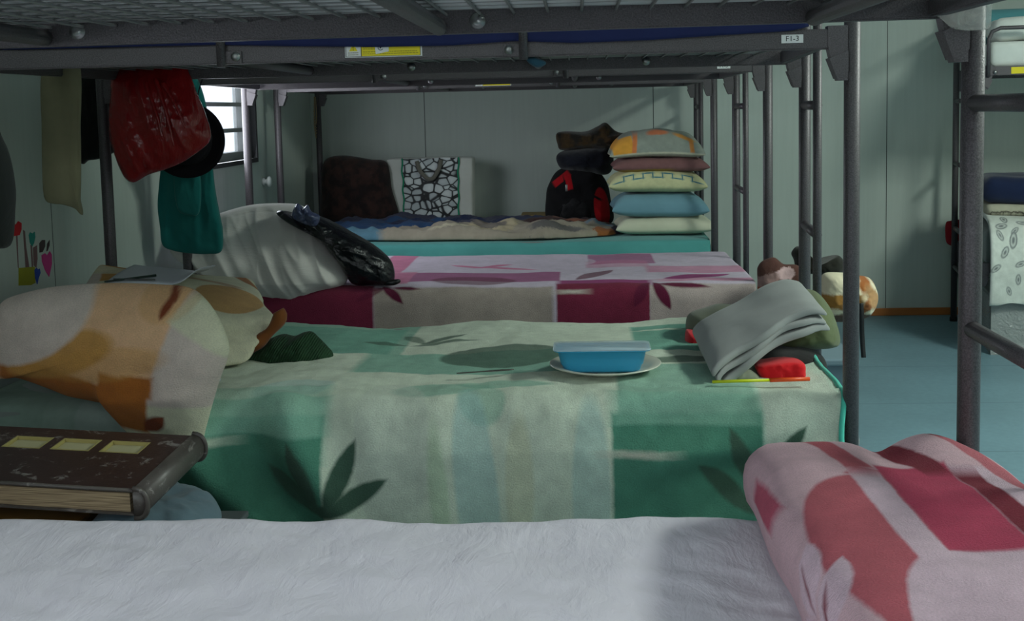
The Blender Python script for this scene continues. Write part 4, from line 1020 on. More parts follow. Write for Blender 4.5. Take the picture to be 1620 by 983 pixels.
# paper cut-outs stuck on the left wall
def stick(name, pts, col, label, cat='wall decoration', dx=0.0):
    bm = bmesh.new(); prism_x(bm, pts, XL+0.0005+dx, XL+0.0022+dx); o = obj(name, bm, plain(name+'_paper', col, 0.7), smooth=False)
    return tag(o, label, cat, 'paper cut-outs on the left wall')
stick('paper_heart', [(3.004, 0.932), (3.022, 0.936), (3.035, 0.924), (3.050, 0.933), (3.068, 0.926), (3.065, 0.909), (3.053, 0.895), (3.017, 0.896), (3.005, 0.911)], c8(190, 28, 36), 'red paper heart on a thin stem stuck to the left wall')
POT = stick('paper_pot', [(3.038, 0.808), (3.129, 0.799), (3.127, 0.754), (3.100, 0.752), (3.032, 0.761)], c8(150, 148, 36), 'olive yellow paper flower pot stuck to the left wall')
stick('paper_leaf', [(3.107, 0.889), (3.115, 0.896), (3.129, 0.891), (3.141, 0.895), (3.143, 0.880), (3.133, 0.864), (3.121, 0.856), (3.111, 0.868)], c8(40, 140, 128), 'turquoise paper heart above the olive paper pot')
stick('paper_heart', [(3.175, 0.825), (3.195, 0.828), (3.209, 0.821), (3.227, 0.830), (3.237, 0.819), (3.234, 0.792), (3.213, 0.759), (3.192, 0.780), (3.176, 0.807)], c8(196, 60, 130), 'pink paper heart stuck right of the olive paper pot')
stick('paper_heart', [(3.124, 0.791), (3.136, 0.795), (3.143, 0.789), (3.154, 0.790), (3.157, 0.778), (3.143, 0.764), (3.134, 0.749), (3.125, 0.768)], c8(40, 70, 160), 'small blue paper heart beside the olive paper pot', dx=0.002)
bm = bmesh.new()
for a in ([(3.035, 0.896), (3.042, 0.895), (3.038, 0.808), (3.034, 0.809)], [(3.076, 0.907), (3.086, 0.902), (3.088, 0.857), (3.099, 0.800), (3.077, 0.803), (3.077, 0.862)], [(3.114, 0.861), (3.122, 0.860), (3.121, 0.797), (3.114, 0.798)], [(3.128, 0.852), (3.152, 0.856), (3.150, 0.818), (3.140, 0.794), (3.126, 0.803)]):
    prism_x(bm, a, XL+0.0004, XL+0.0012)
o = obj('stem', bm, plain('stem_paper', c8(120, 92, 92), 0.7), smooth=False); o.parent = POT
bm = bmesh.new()
for a in ([(3.167, 0.860), (3.184, 0.867), (3.203, 0.865), (3.201, 0.847), (3.183, 0.833), (3.164, 0.834)], [(3.214, 0.853), (3.231, 0.862), (3.229, 0.847), (3.215, 0.833), (3.207, 0.832)]):
    prism_x(bm, a, XL+0.0004, XL+0.0012)
o = obj('paper_butterfly', bm, plain('butterfly_paper', c8(70, 56, 56), 0.7), smooth=False); tag(o, 'dark brown paper petals above the pink paper heart', 'wall decoration')

# ------------------------------------------------------------------ on the green bed, left
OC = c8(222, 218, 190); OB = c8(200, 146, 74); OR_ = c8(176, 104, 42); OP = c8(230, 184, 144); BR = c8(128, 60, 30); PKW = c8(218, 200, 190)
M_ORF = pattern('ochre_cream_plush_fold', OC, [
 ('b', -1.223, 3.040, 0.13, 0.13, 10, OB), ('b', -1.134, 3.336, 0.16, 0.05, -10, OB, 0.9), ('b', -1.266, 2.938, 0.03, 0.1, 20, PKW),
 ('b', -1.223, 3.078, 0.16, 0.06, 0, OC, 0.8), ('b', -1.062, 3.255, 0.05, 0.06, -30, OR_, 0.7), ('l', -0.938, 3.202, 0.12, 0.014, -52, OR_, 0.9),
 ('e', -0.889, 2.913, 0.085, 0.12, 0, OB, 0.85), ('b', -0.971, 3.046, 0.07, 0.02, -8, OR_, 0.5), ('b', -0.812, 2.628, 0.10, 0.06, 0, OB, 0.9)], fuzz=0.005, soft=0.006)
c8b = {(0,1,1): (-1.335, 3.16, 0.80), (1,1,1): (-0.93, 3.24, 0.745), (1,0,1): (-0.755, 2.86, 0.70), (0,0,1): (-1.15, 2.50, 0.77),
       (0,1,0): (-1.34, 3.22, 0.606), (1,1,0): (-0.90, 3.24, 0.606), (1,0,0): (-0.80, 2.72, 0.606), (0,0,0): (-1.20, 2.50, 0.606)}
tm_ = trimap(c8b, 0.25, 0.3, 0.09)
def fnF(q):
    w = tm_(q); l = q.z/0.09
    # three thicknesses of cloth show as ridges round the sides
    k = max(abs(q.x)/0.25, abs(q.y)/0.3); g = 0.006*abs(sin((l+1)*1.5*pi/1.0))*max(0, (k-0.9)*10)
    w += Vector((0.010*nz(w, 6, 91) + (g if q.x > 0 else -g), 0.008*nz(w, 7, 92) - (g if q.y < 0 else -g), (0.010*nz((w.x, w.y, 0), 5, 93) + 0.022*max(0, 1-(q.x/0.25)**2)*max(0, 1-(q.y/0.3)**2))*(l > 0)))
    return w
o = obj('folded_blanket', softbox(bmesh.new(), 0.25, 0.3, 0.09, 0.018, 0.012, fnF, lambda q: (tm_(q).x, tm_(q).y)), M_ORF)
tag(o, 'cream and ochre plush blanket folded at the head of the green leaf bed', 'blanket'); base_origin(o)
# brown underside roll showing at the right edge of the fold
bm = bmesh.new(); P_ = [(-0.736, 0.723), (-0.732, 0.707), (-0.751, 0.679), (-0.777, 0.655), (-0.803, 0.635), (-0.829, 0.613), (-0.858, 0.595)]
pts = catmull([(x, 2.80, z) for i, (x, z) in enumerate(P_)], 30)
tube(bm, pts, [0.015+0.003*sin(i*0.5) for i in range(30)], 12)
o = obj('brown_blanket_border', bm, fabric('brown_plush', c8(128, 76, 38))); tag(o, 'rolled brown edge of a blanket under the cream and ochre fold', 'blanket')
M_ORP = pattern('orange_cream_plush_pillow', OP, [
 ('b', -0.779, 0.704, 0.080, 0.20, -18, PKW), ('b', -0.751, 0.784, 0.075, 0.062, -38, OC), ('b', -0.842, 0.528, 0.12, 0.075, -10, OC),
 ('b', -1.066, 0.652, 0.16, 0.034, -19, OR_), ('b', -0.942, 0.613, 0.052, 0.062, -14, OR_), ('b', -0.904, 0.653, 0.03, 0.022, -8, OR_), ('e', -1.069, 0.721, 0.12, 0.045, 12, OB, 0.9), ('e', -0.977, 0.700, 0.13, 0.035, 4, OB, 0.45),
 ('e', -1.158, 0.785, 0.150, 0.085, 12, PKW), ('e', -0.857, 0.836, 0.06, 0.06, -20, OB, 0.30),
 ('l', -0.857, 0.839, 0.024, 0.006, -55, BR), ('l', -0.855, 0.809, 0.026, 0.009, 70, BR), ('e', -0.848, 0.825, 0.008, 0.010, 0, BR), ('l', -0.887, 0.565, 0.030, 0.018, 34, BR)], fuzz=0.006, soft=0.009, furs=(900, 300), furamp=0.9)
outP = [(-1.241, 0.784), (-1.236, 0.815), (-1.194, 0.831), (-1.125, 0.843), (-1.015, 0.848), (-0.907, 0.844), (-0.833, 0.836), (-0.788, 0.806), (-0.756, 0.764), (-0.738, 0.720), (-0.742, 0.687), (-0.760, 0.643), (-0.776, 0.595), (-0.793, 0.541), (-0.808, 0.492), (-0.836, 0.497), (-0.881, 0.509), (-0.931, 0.517), (-0.964, 0.539), (-0.982, 0.573), (-0.999, 0.597), (-1.029, 0.606), (-1.083, 0.619), (-1.137, 0.640), (-1.191, 0.659), (-1.240, 0.668)]
def placeP(a, b, d):
    back = max(0.0, (b-0.66)/0.24)
    lo = max(0.0, min(1.0, (0.62-b)/0.08))
    return Vector((a, 2.385 + d*(1-0.55*lo) + 0.10*back*back - 0.0*lo, b))
bm = cushion(bmesh.new(), outP, placeP, 0.095, 0.12, 230, 50, amp=0.008, sc=6, seed=94, power=2.6, centre=(-1.0, 0.72), q=0.6, wrinkle=0.004, wsc=9)
o = obj('plush_pillow', bm, M_ORP); tag(o, 'big peach and orange plush pillow overhanging the green leaf bed at left', 'pillow')
# paper sheets and pen on the fold
FOLD = bpy.data.objects['folded_blanket.001'] if 'folded_blanket.001' in bpy.data.objects else bpy.data.objects['folded_blanket']
_FV = [FOLD.location + v.co for v in FOLD.data.vertices]
def top_of(x, y, r=0.03):
    z = [v.z for v in _FV if (v.x-x)**2 + (v.y-y)**2 < r*r]
    return max(z) if z else 0.74
CN = [(-1.172, 2.802), (-0.978, 2.869), (-1.243, 3.218), (-0.988, 3.121)]
def paper(a, b):
    p = Vector((*CN[0], 0)).lerp(Vector((*CN[1], 0)), a).lerp(Vector((*CN[2], 0)).lerp(Vector((*CN[3], 0)), a), b)
    return Vector((p.x, p.y, top_of(p.x, p.y) + 0.004 + 0.028*max(0, (a-0.72)/0.28)**2))
o = obj('paper_sheets', grid(bmesh.new(), 20, 12, paper), plain('white_paper', c8(196, 198, 206), 0.5)); solid(o, 0.003, 1); tag(o, 'white paper sheets with a curled corner lying on the cream folded blanket', 'paper')
def on_paper(x, y): return Vector((x, y, top_of(x, y) + 0.0135))
bm = bmesh.new(); tube(bm, [on_paper(-1.172, 2.812), on_paper(-1.073, 2.898)], [0.002, 0.0035], 8)
o = obj('pen', bm, plain('dark_green_plastic', c8(24, 44, 36), 0.3)); tag(o, 'dark green pen lying on the white paper sheets', 'pen')
bm = bmesh.new(); tube(bm, [on_paper(-1.161, 2.842), on_paper(-1.059, 2.853)], [0.002, 0.0025], 8)
o = obj('pencil', bm, plain('grey_pencil', c8(80, 80, 80), 0.4)); tag(o, 'short grey pencil lying against the dark green pen on the paper', 'pencil')
# dark green knit
def knit():
    m = Mat('dark_green_knit'); uv = m.coord('UV'); s = m.n('ShaderNodeTexWave'); m.L.new(m.mapping(uv, rot=(0, 0, 0.5)), s.inputs[0]); s.inputs['Scale'].default_value = 55; s.inputs['Distortion'].default_value = 3
    m.set(Base_Color=m.vary(c8(26, 62, 34), uv, 20, 0.8, 1.15), Roughness=0.95, Normal=m.bump(s.outputs[1], 0.8, 0.004)); return m.m
bm = cushion(bmesh.new(), [(-0.877, 0.586), (-0.847, 0.605), (-0.806, 0.627), (-0.769, 0.646), (-0.741, 0.655), (-0.714, 0.648), (-0.689, 0.658), (-0.666, 0.661), (-0.646, 0.644), (-0.626, 0.622), (-0.614, 0.606), (-0.618, 0.593), (-0.656, 0.584), (-0.704, 0.581), (-0.769, 0.575), (-0.833, 0.570), (-0.862, 0.573)], vplane(2.84), 0.07, 0.08, 140, 30, amp=0.014, sc=12, seed=95, wrinkle=0.012, wsc=12)
o = obj('knitted_sweater', bm, knit()); tag(o, 'dark green knitted sweater crumpled on the green leaf blanket', 'clothes')
x_, z_ = (-0.822, 0.615)
bm = bmesh.new(); lathe(bm, [(0, 0), (0.009, 0), (0.009, 0.012), (0.006, 0.014), (0.006, 0.018), (0, 0.018)], (x_-0.004, 2.58, 0.604), 20, Matrix.Rotation(1.2, 3, 'X'))
o = obj('small_bottle', bm, plain('white_plastic', c8(190, 198, 205), 0.4)); tag(o, 'tiny white plastic cap lying between pillow and green blanket', 'cap')

# ------------------------------------------------------------------ album on the stool
A0 = Vector((-0.742, 1.845, 0.588)); ax = Vector((-1.0, 0.125, 0.020)).normalized(); ay = Vector((0.06, 1.0, 0.075)).normalized(); az = ax.cross(ay).normalized()*-1
if az.z < 0: az = -az
def AP(s, d, h): return A0 + ax*s + ay*d + az*h
t = thing('photo_album', 'worn dark brown photo album with three cut windows beside the white mattress', 'album', (-0.95, 1.96, 0.56))
def leather(name, col, wear=0.5):
    m = Mat(name); v = m.coord('Object')
    w = m.ramp(m.noise(m.mapping(v, sc=(1, 1, 2)), 26, 8, 0.75, dist=0.6), [(0.57, (0,0,0,1)), (0.63, (wear, wear, wear, 1))])
    m.set(Base_Color=m.mix(w, m.vary(col, v, 12, 0.85, 1.1), c8(140, 134, 130)), Roughness=0.42, Normal=m.bump(m.noise(v, 140, 4), 0.3, 0.001)); return m.m
M_LEA = leather('dark_brown_leatherette', c8(50, 32, 32), 0.8); M_SPI = leather('worn_grey_brown_spine', c8(80, 74, 70), 0.85)
LS, LD, TH = 0.42, 0.26, 0.044      # length of the cover, depth, thickness
def quadbox(bm, s0, s1, d0, d1, h0, h1, lift=0.0):
    vs = []
    for h in (h0, h1):
        for d in (d0, d1):
            for s in (s0, s1): vs.append(bm.verts.new(AP(s, d, h + (lift*s if h > 0 or True else 0))))
    for f in ((0,2,3,1),(4,5,7,6),(0,1,5,4),(2,6,7,3),(0,4,6,2),(1,3,7,5)): bm.faces.new([vs[i] for i in f])
    return bm
# cover as a frame round three windows
wins = [(0.062+0.097*k, 0.062+0.097*k+0.076) for k in range(3)]
bm = bmesh.new(); wd0, wd1 = 0.158, 0.214
quadbox(bm, 0.0, LS, 0.0, wd0, -0.003, 0.0); quadbox(bm, 0.0, LS, wd1, LD, -0.003, 0.0)
e = 0.0
for a, b in wins: quadbox(bm, e, a, wd0, wd1, -0.003, 0.0); e = b
quadbox(bm, e, LS, wd0, wd1, -0.003, 0.0)
obj('front_cover', bm, M_LEA, t, smooth=False)
M_GOLD = plain('brassy_window_edge', c8(170, 158, 100), 0.35)
for a, b in wins:
    bm = bmesh.new(); g = 0.003
    for r_ in ((a, b, wd0, wd0+g), (a, b, wd1-g, wd1), (a, a+g, wd0+g, wd1-g), (b-g, b, wd0+g, wd1-g)): quadbox(bm, *r_, -0.006, 0.0006)
    obj('window_border', bm, M_GOLD, t, smooth=False)
    obj('window_picture', quadbox(bmesh.new(), a, b, wd0, wd1, -0.0075, -0.006), plain('ivory_card', c8(186, 178, 140), 0.6), t, smooth=False)
bm = bmesh.new(); tube(bm, [AP(-0.002, 0, 0.0), AP(LS, 0, 0.0)], 0.0035, 10); obj('cover_edge', bm, M_SPI, t)
bm = quadbox(bmesh.new(), 0.0, LS, 0.0, LD, -TH, -TH+0.0035, 0.0); obj('back_cover', bm, M_SPI, t, smooth=False)
def pages():
    m = Mat('album_pages'); v = m.coord('Object'); w = m.n('ShaderNodeTexNoise'); m.L.new(m.mapping(v, sc=(4, 4, 240)), w.inputs['Vector']); w.inputs['Scale'].default_value = 3
    m.set(Base_Color=m.ramp(w.outputs[0], [(0.35, c8(110, 92, 70)), (0.65, c8(178, 156, 122))]), Roughness=0.8); return m.m
obj('pages', quadbox(bmesh.new(), 0.008, LS-0.01, 0.006, LD-0.006, -TH+0.0037, -0.0078), pages(), t, smooth=False)
bm = bmesh.new(); n = 14
ring = []
for d in (-0.001, LD+0.001):
    row = []
    for k in range(n+1):
        a = pi*k/n; row.append(AP(-0.001-0.024*sin(a)**0.7, d, -TH/2 + (TH/2+0.003)*cos(a)))
    ring.append([bm.verts.new(p) for p in row])
for k in range(n): bm.faces.new((ring[0][k], ring[0][k+1], ring[1][k+1], ring[1][k]))
bm.faces.new(ring[0]); bm.faces.new(ring[1][::-1])
obj('spine', bm, M_SPI, t)
for d in (0.0, LD):
    bm = bmesh.new(); tube(bm, [AP(-0.002-0.0245*max(0,sin(pi*k/n))**0.7, d, -TH/2 + (TH/2+0.004)*cos(pi*k/n)) for k in range(n+1)], 0.0045, 8); obj('spine_band', bm, M_SPI, t)
# low wooden stool that carries the album, and a blue grey cloth
M_STW = plain('yellow_varnished_wood', c8(120, 84, 36), 0.45, vary=0.2, vs=14)
t = thing('wooden_stool', 'small yellow brown wooden stool under the photo album', 'stool', (-1.02, 2.05, 0))
sx0, sx1, sy0, sy1 = -1.20, -0.86, 1.84, 2.16
obj('seat', box(bmesh.new(), sx0, sx1, sy0, sy1, 0.475, 0.515, bev=0.006), M_STW, t, smooth=False)
for xx in (sx0+0.03, sx1-0.03):
    for yy in (sy0+0.03, sy1-0.03): obj('leg', box(bmesh.new(), xx-0.018, xx+0.018, yy-0.018, yy+0.018, 0, 0.475, bev=0.003), M_STW, t, smooth=False)
bm = cushion(bmesh.new(), [(-0.86, 1.88), (-0.79, 1.86), (-0.70, 1.87), (-0.655, 1.93), (-0.65, 2.02), (-0.70, 2.10), (-0.80, 2.12), (-0.86, 2.02)], lambda a, b, d: Vector((a, b, 0.48 - d)), 0.055, 0.028, 90, 18, amp=0.008, sc=14, seed=96, wrinkle=0.01)
o = obj('blue_grey_cloth', bm, fabric('blue_grey_cotton', c8(92, 112, 122))); tag(o, 'blue grey cloth bundled under the spine of the photo album', 'clothes')
# plastic crate under the cloth so that it rests
t = thing('low_crate', 'low grey crate between the two nearest beds under the blue grey cloth', 'crate', (-0.75, 2.0, 0))
bm = bmesh.new(); x0, x1, y0, y1 = -0.845, -0.64, 1.86, 2.13
box(bm, x0, x1, y0, y1, 0.0, 0.012)
for a in ((x0, x1, y0, y0+0.01), (x0, x1, y1-0.01, y1), (x0, x0+0.01, y0+0.01, y1-0.01), (x1-0.01, x1, y0+0.01, y1-0.01)): box(bm, a[0], a[1], a[2], a[3], 0.012, 0.44)
M_CRATE = plain('grey_crate_plastic', c8(80, 86, 88), 0.5)
obj('body', bm, M_CRATE, t, smooth=False); obj('lid', box(bmesh.new(), x0-0.006, x1+0.006, y0-0.006, y1+0.006, 0.44, 0.452, bev=0.003), M_CRATE, t, smooth=False)

# ------------------------------------------------------------------ plate, container, cutlery on the green bed
M_PLATE = plain('cream_porcelain', c8(205, 205, 190), 0.2, 0.6, vary=0.02)
px, py = 0.058, 2.625
o = obj('plate', lathe(bmesh.new(), [(0, 0.004), (0.060, 0.004), (0.078, 0.008), (0.102, 0.016), (0.124, 0.0215), (0.1265, 0.0205), (0.126, 0.0185), (0.104, 0.012), (0.08, 0.003), (0.062, 0.0), (0, 0.0)], (px, py, 0.604), 64), M_PLATE)
tag(o, 'round cream plate under the blue plastic container on the green blanket', 'plate'); base_origin(o)
t = thing('plastic_container', 'rectangular sky blue plastic container with a clear rim standing on the cream plate', 'container', (0.052, 2.61, 0.613))
M_BLUE = plain('sky_blue_plastic', c8(62, 170, 214), 0.35, 0.5, vary=0.03)
def frustum(bm, cx, cy, z0, z1, a0, b0, a1, b1, r=0.016, inner=0.0):
    rings = []
    for z, a, b in ((z0, a0, b0), (z1, a1, b1)):
        row = []
        for qx, qy, st in ((1, 1, 0), (-1, 1, 90), (-1, -1, 180), (1, -1, 270)):
            for k in range(6):
                an = radians(st + 90*k/5); row.append(bm.verts.new((cx + qx*(a-r) + r*cos(an), cy + qy*(b-r) + r*sin(an), z)))
        rings.append(row)
    n = len(rings[0])
    for k in range(n): bm.faces.new((rings[0][k], rings[0][(k+1) % n], rings[1][(k+1) % n], rings[1][k]))
    return rings
bx, by = 0.050, 2.61; z0 = 0.6125
bm = bmesh.new(); R1 = frustum(bm, bx, by, z0, z0+0.004, 0.080, 0.029, 0.084, 0.033); bm.faces.new(R1[0][::-1])
frustum(bm, bx, by, z0+0.004, z0+0.016, 0.084, 0.033, 0.088, 0.036); frustum(bm, bx, by, z0+0.016, z0+0.018, 0.088, 0.036, 0.0905, 0.038); frustum(bm, bx, by, z0+0.018, z0+0.050, 0.0905, 0.038, 0.098, 0.043)
Rr = frustum(bm, bx, by, z0+0.050, z0+0.0505, 0.098, 0.043, 0.107, 0.050)
bmesh.ops.remove_doubles(bm, verts=bm.verts, dist=0.0003)
o = obj('tub', bm, M_BLUE, t); solid(o, 0.0018, -1)
bm = bmesh.new(); Rr = frustum(bm, bx, by, z0+0.0508, z0+0.0535, 0.109, 0.052, 0.109, 0.052); bm.faces.new(Rr[0][::-1]); bm.faces.new(Rr[1])
M_CLEAR = Mat('clear_blue_plastic'); M_CLEAR.set(Base_Color=(0.75, 0.9, 0.95, 1), Roughness=0.15, Alpha=0.45); M_CLEAR = M_CLEAR.m
lid = obj('lid', bm, M_CLEAR, t); lid['label'] = 'thin clear lid'
def utensil(name, a, b, w, m, label, cat):
    a, b = Vector(a), Vector(b); bm = bmesh.new(); d = (b-a); n = Vector((-d.y, d.x, 0)).normalized()
    prof = [(0, 0.25), (0.08, 0.55), (0.3, 0.5), (0.5, 0.45), (0.58, 0.9), (0.85, 0.9), (0.96, 0.5), (1.0, 0.05)]
    rows = []
    for s, k in prof:
        p = a + d*s; rows.append([bm.verts.new(p + n*w*k/2*q + Vector((0, 0, z))) for q, z in ((-1, 0), (1, 0), (1, 0.0018), (-1, 0.0018))])
    for r0, r1 in zip(rows, rows[1:]):
        for k in range(4): bm.faces.new((r0[k], r0[(k+1) % 4], r1[(k+1) % 4], r1[k]))
    bm.faces.new(rows[0][::-1]); bm.faces.new(rows[-1])
    o = obj(name, bm, m); tag(o, label, cat); base_origin(o)
utensil('table_knife', (-0.278, 2.588, 0.6095), (-0.150, 2.622, 0.6095), 0.012, plain('stainless_steel', c8(110, 108, 100), 0.3, 0.5, 0.8), 'small steel knife lying left of the cream plate', 'knife')
bm = bmesh.new(); tube(bm, [(0.284, 2.490, 0.6085), (0.408, 2.500, 0.6085)], 0.0033, 10)
M_YEL = plain('fluorescent_yellow', c8(206, 216, 30), 0.4)
t = thing('marker_pen', 'long yellow and orange pen lying before the red and grey clothes', 'pen', (0.385, 2.498, 0.605))
obj('barrel', bm, M_YEL, t); obj('cap', tube(bmesh.new(), [(0.408, 2.500, 0.6085), (0.494, 2.508, 0.6085)], 0.0045, 10), plain('fluorescent_orange', c8(240, 88, 30), 0.4), t)

# ------------------------------------------------------------------ clothes heap on the green bed, right
M_GREYT = fabric('light_grey_cotton', c8(146, 148, 146), wr=0.35, wsc=4, rough=0.95)
NL, NR, FR_, FL_ = Vector((0.288, 2.510, 0.613)), Vector((0.556, 2.640, 0.733)), Vector((0.548, 2.930, 0.766)), Vector((0.283, 2.930, 0.635))
def layer(k, n, tk, seed, dl=0.0, dr=0.0, lift=0.0):
    bm = bmesh.new()
    up = (NR-NL).cross(FL_-NL).normalized()
    if up.z < 0: up = -up
    def fn(q):
        u, v = (q.x/0.14+1)/2, (q.y/0.23+1)/2
        u2 = dl + (1-dl-dr)*u
        p = NL.lerp(NR, u2).lerp(FL_.lerp(FR_, u2), v)
        a = 0.012*sin(pi*u)*(1) + 0.003*sin(9*u + seed) + 0.004*nz((u*2, v*2, 0), 2, seed)
        # rounded fold, drooping along the right edge and far corners
        r = max(0, (u-0.86)/0.14); a -= 0.018*r*r; b_ = max(0, (v-0.85)/0.15); a -= 0.03*b_*b_
        g = max(0, (0.12-u)/0.12); a -= 0.010*g*g
        return p + up*(a + q.z + lift) + Vector((0, -0.006*sin(14*u+seed)*(1-v), 0))
    softbox(bm, 0.14, 0.23, tk, tk*0.9, 0.012, fn, lambda q: (q.x, q.y)); return bm
t = thing('folded_trousers', 'light grey folded trousers leaning on top of the clothes heap', 'clothes', (0.41, 2.75, 0.61))
obj('outer_fold', layer(0, 1, 0.0085, 1.0, lift=0.012), M_GREYT, t)
obj('inner_fold', layer(0, 1, 0.0070, 2.2, dl=0.015, dr=0.03, lift=-0.006), M_GREYT, t)
obj('lower_fold', layer(0, 1, 0.0090, 3.1, dl=0.0, dr=0.02, lift=-0.024), M_GREYT, t)
M_OLIVE = fabric('olive_cotton', c8(96, 104, 72)); M_TAUPE = fabric('grey_olive_cotton', c8(104, 108, 92))
def heap(name, out, Y, tf, tb, m, label, seed, cat='clothes', wr=0.008, amp=0.006, power=3, place=None):
    bm = cushion(bmesh.new(), out, place or vplane(Y), tf, tb, 110, 22, amp=amp, sc=12, seed=seed, power=power, wrinkle=wr, wsc=14)
    o = obj(name, bm, m); tag(o, label, cat); return o
heap('folded_shirt', [(0.535, 0.720), (0.582, 0.736), (0.615, 0.706), (0.635, 0.657), (0.641, 0.617), (0.622, 0.604), (0.561, 0.600), (0.501, 0.601), (0.453, 0.609), (0.477, 0.659)], 2.92, 0.17, 0.12, M_OLIVE, 'olive green folded shirt below the light grey trousers', 101)
heap('folded_jacket', [(0.282, 0.638), (0.295, 0.657), (0.335, 0.670), (0.383, 0.679), (0.464, 0.655), (0.464, 0.555), (0.334, 0.557), (0.295, 0.582), (0.282, 0.604)], 3.06, 0.08, 0.10, M_TAUPE, 'grey olive folded jacket behind the light grey trousers', 102)
heap('red_cloth', [(0.275, 0.619), (0.285, 0.625), (0.314, 0.615), (0.317, 0.579), (0.294, 0.569), (0.275, 0.586)], 3.00, 0.045, 0.05, fabric('red_cotton', c8(196, 40, 48)), 'scrap of red cloth at the left rear of the clothes heap', 103)
heap('black_trousers', [(0.400, 0.603), (0.453, 0.621), (0.520, 0.625), (0.558, 0.613), (0.580, 0.598), (0.589, 0.578), (0.584, 0.558), (0.551, 0.552), (0.490, 0.549), (0.430, 0.547), (0.385, 0.547)], 2.80, 0.13, 0.12, fabric('black_cotton', c8(26, 24, 24)), 'black folded trousers under the light grey pair', 104)
heap('red_shirt', [(0.393, 0.617), (0.414, 0.625), (0.462, 0.629), (0.498, 0.624), (0.503, 0.604), (0.498, 0.587), (0.462, 0.585), (0.407, 0.587), (0.399, 0.597)], 2.60, 0.028, 0.06, fabric('bright_red_cotton', c8(214, 28, 36)), 'bright red folded shirt above the yellow and orange pen', 105, power=9, wr=0.010)
heap('crumpled_shirt', [(0.296, 0.592), (0.310, 0.604), (0.338, 0.615), (0.366, 0.617), (0.393, 0.603), (0.399, 0.588), (0.366, 0.585), (0.324, 0.585)], 2.58, 0.03, 0.06, fabric('grey_green_jersey', c8(124, 130, 112)), 'grey green top crumpled at the lower left of the clothes heap', 106)

# ------------------------------------------------------------------ storage box with bags, between the beds' feet
M_BOX = plain('blue_grey_plastic', c8(92, 112, 124), 0.45, vary=0.05)
t = thing('storage_box', 'blue grey storage box behind the foot of the green leaf bed', 'box', (0.79, 3.66, 0))
x0, x1, y0, y1 = 0.575, 0.800, 3.38, 3.95
bm = bmesh.new(); box(bm, x0, x1, y0, y1, 0.0, 0.012)
for a in ((x0, x1, y0, y0+0.01), (x0, x1, y1-0.01, y1), (x0, x0+0.01, y0+0.01, y1-0.01), (x1-0.01, x1, y0+0.01, y1-0.01)): box(bm, a[0], a[1], a[2], a[3], 0.012, 0.44)
obj('body', bm, M_BOX, t, smooth=False)
obj('lid', box(bmesh.new(), x0-0.008, x1+0.008, y0-0.008, y1+0.008, 0.44, 0.462, bev=0.006), plain('pale_blue_grey_lid', c8(118, 140, 150), 0.4), t, smooth=False)
M_BEI = pattern('cream_brown_print', c8(214, 204, 176), [('b', 0.780, 0.598, 0.085, 0.022, 0, c8(150, 108, 54)), ('e', 0.822, 0.582, 0.03, 0.014, 0, c8(110, 76, 46)), ('b', 0.799, 0.539, 0.2, 0.018, 0, c8(92, 72, 62)), ('e', 0.871, 0.647, 0.018, 0.026, -20, c8(160, 96, 50)), ('l', 0.883, 0.593, 0.045, 0.014, 55, c8(140, 86, 50)),
  ('e', 0.93, 0.66, 0.03, 0.03, 0, c8(160, 96, 50)), ('l', 0.96, 0.57, 0.06, 0.014, 60, c8(130, 80, 50)), ('e', 0.90, 0.60, 0.02, 0.05, 30, c8(170, 130, 90))], fuzz=0.02, soft=0.008, fur=False, furamp=0.1, furs=(500, 200), wr=0.6)
t = thing('travel_bag', 'cream and brown printed bag standing on the blue grey storage box', 'bag', (0.83, 3.62, 0.463))
obj('body', cushion(bmesh.new(), [(0.746, 0.640), (0.764, 0.672), (0.812, 0.675), (0.862, 0.666), (0.899, 0.658), (0.918, 0.628), (0.924, 0.594), (0.913, 0.559), (0.886, 0.535), (0.822, 0.524), (0.764, 0.525), (0.735, 0.541), (0.731, 0.601)], lambda a, b, d: Vector((a, 3.64+d, b)), 0.09, 0.10, 130, 28, amp=0.008, sc=14, seed=111, wrinkle=0.010, wsc=16, power=3), M_BEI, t)
px_, pz_ = (0.847, 0.612)
obj('black_strap', strap(bmesh.new(), [Vector((0.852, 3.545, 0.595)), Vector((0.854, 3.545, 0.556)), Vector((0.859, 3.560, 0.495)), Vector((0.864, 3.560, 0.425))], 0.014), BLACKPL, t)
heap('brown_pouch', [(0.575, 0.645), (0.579, 0.686), (0.603, 0.706), (0.631, 0.710), (0.659, 0.689), (0.703, 0.684), (0.723, 0.647), (0.723, 0.561), (0.715, 0.470), (0.590, 0.472)], 3.76, 0.035, 0.05, pattern('brown_pink_print', c8(84, 56, 50), [('e', 0.66, 0.66, 0.03, 0.02, 0, c8(190, 160, 160)), ('e', 0.60, 0.64, 0.04, 0.02, 20, c8(150, 120, 116)), ('b', 0.65, 0.60, 0.2, 0.02, 0, c8(150, 80, 46))], fuzz=0.03, fur=False, furamp=0.1, furs=(500, 200)), 'brown and pink printed pouch beside the foot of the magenta bed', 112, cat='bag')
heap('black_jacket', [(0.698, 0.715), (0.718, 0.736), (0.744, 0.718), (0.763, 0.677), (0.806, 0.688), (0.846, 0.704), (0.867, 0.683), (0.865, 0.650), (0.836, 0.638), (0.775, 0.643), (0.718, 0.652), (0.706, 0.690)], 3.84, 0.05, 0.06, fabric('black_olive_nylon', c8(34, 34, 28)), 'black olive jacket crumpled on top of the cream and brown bag', 113)

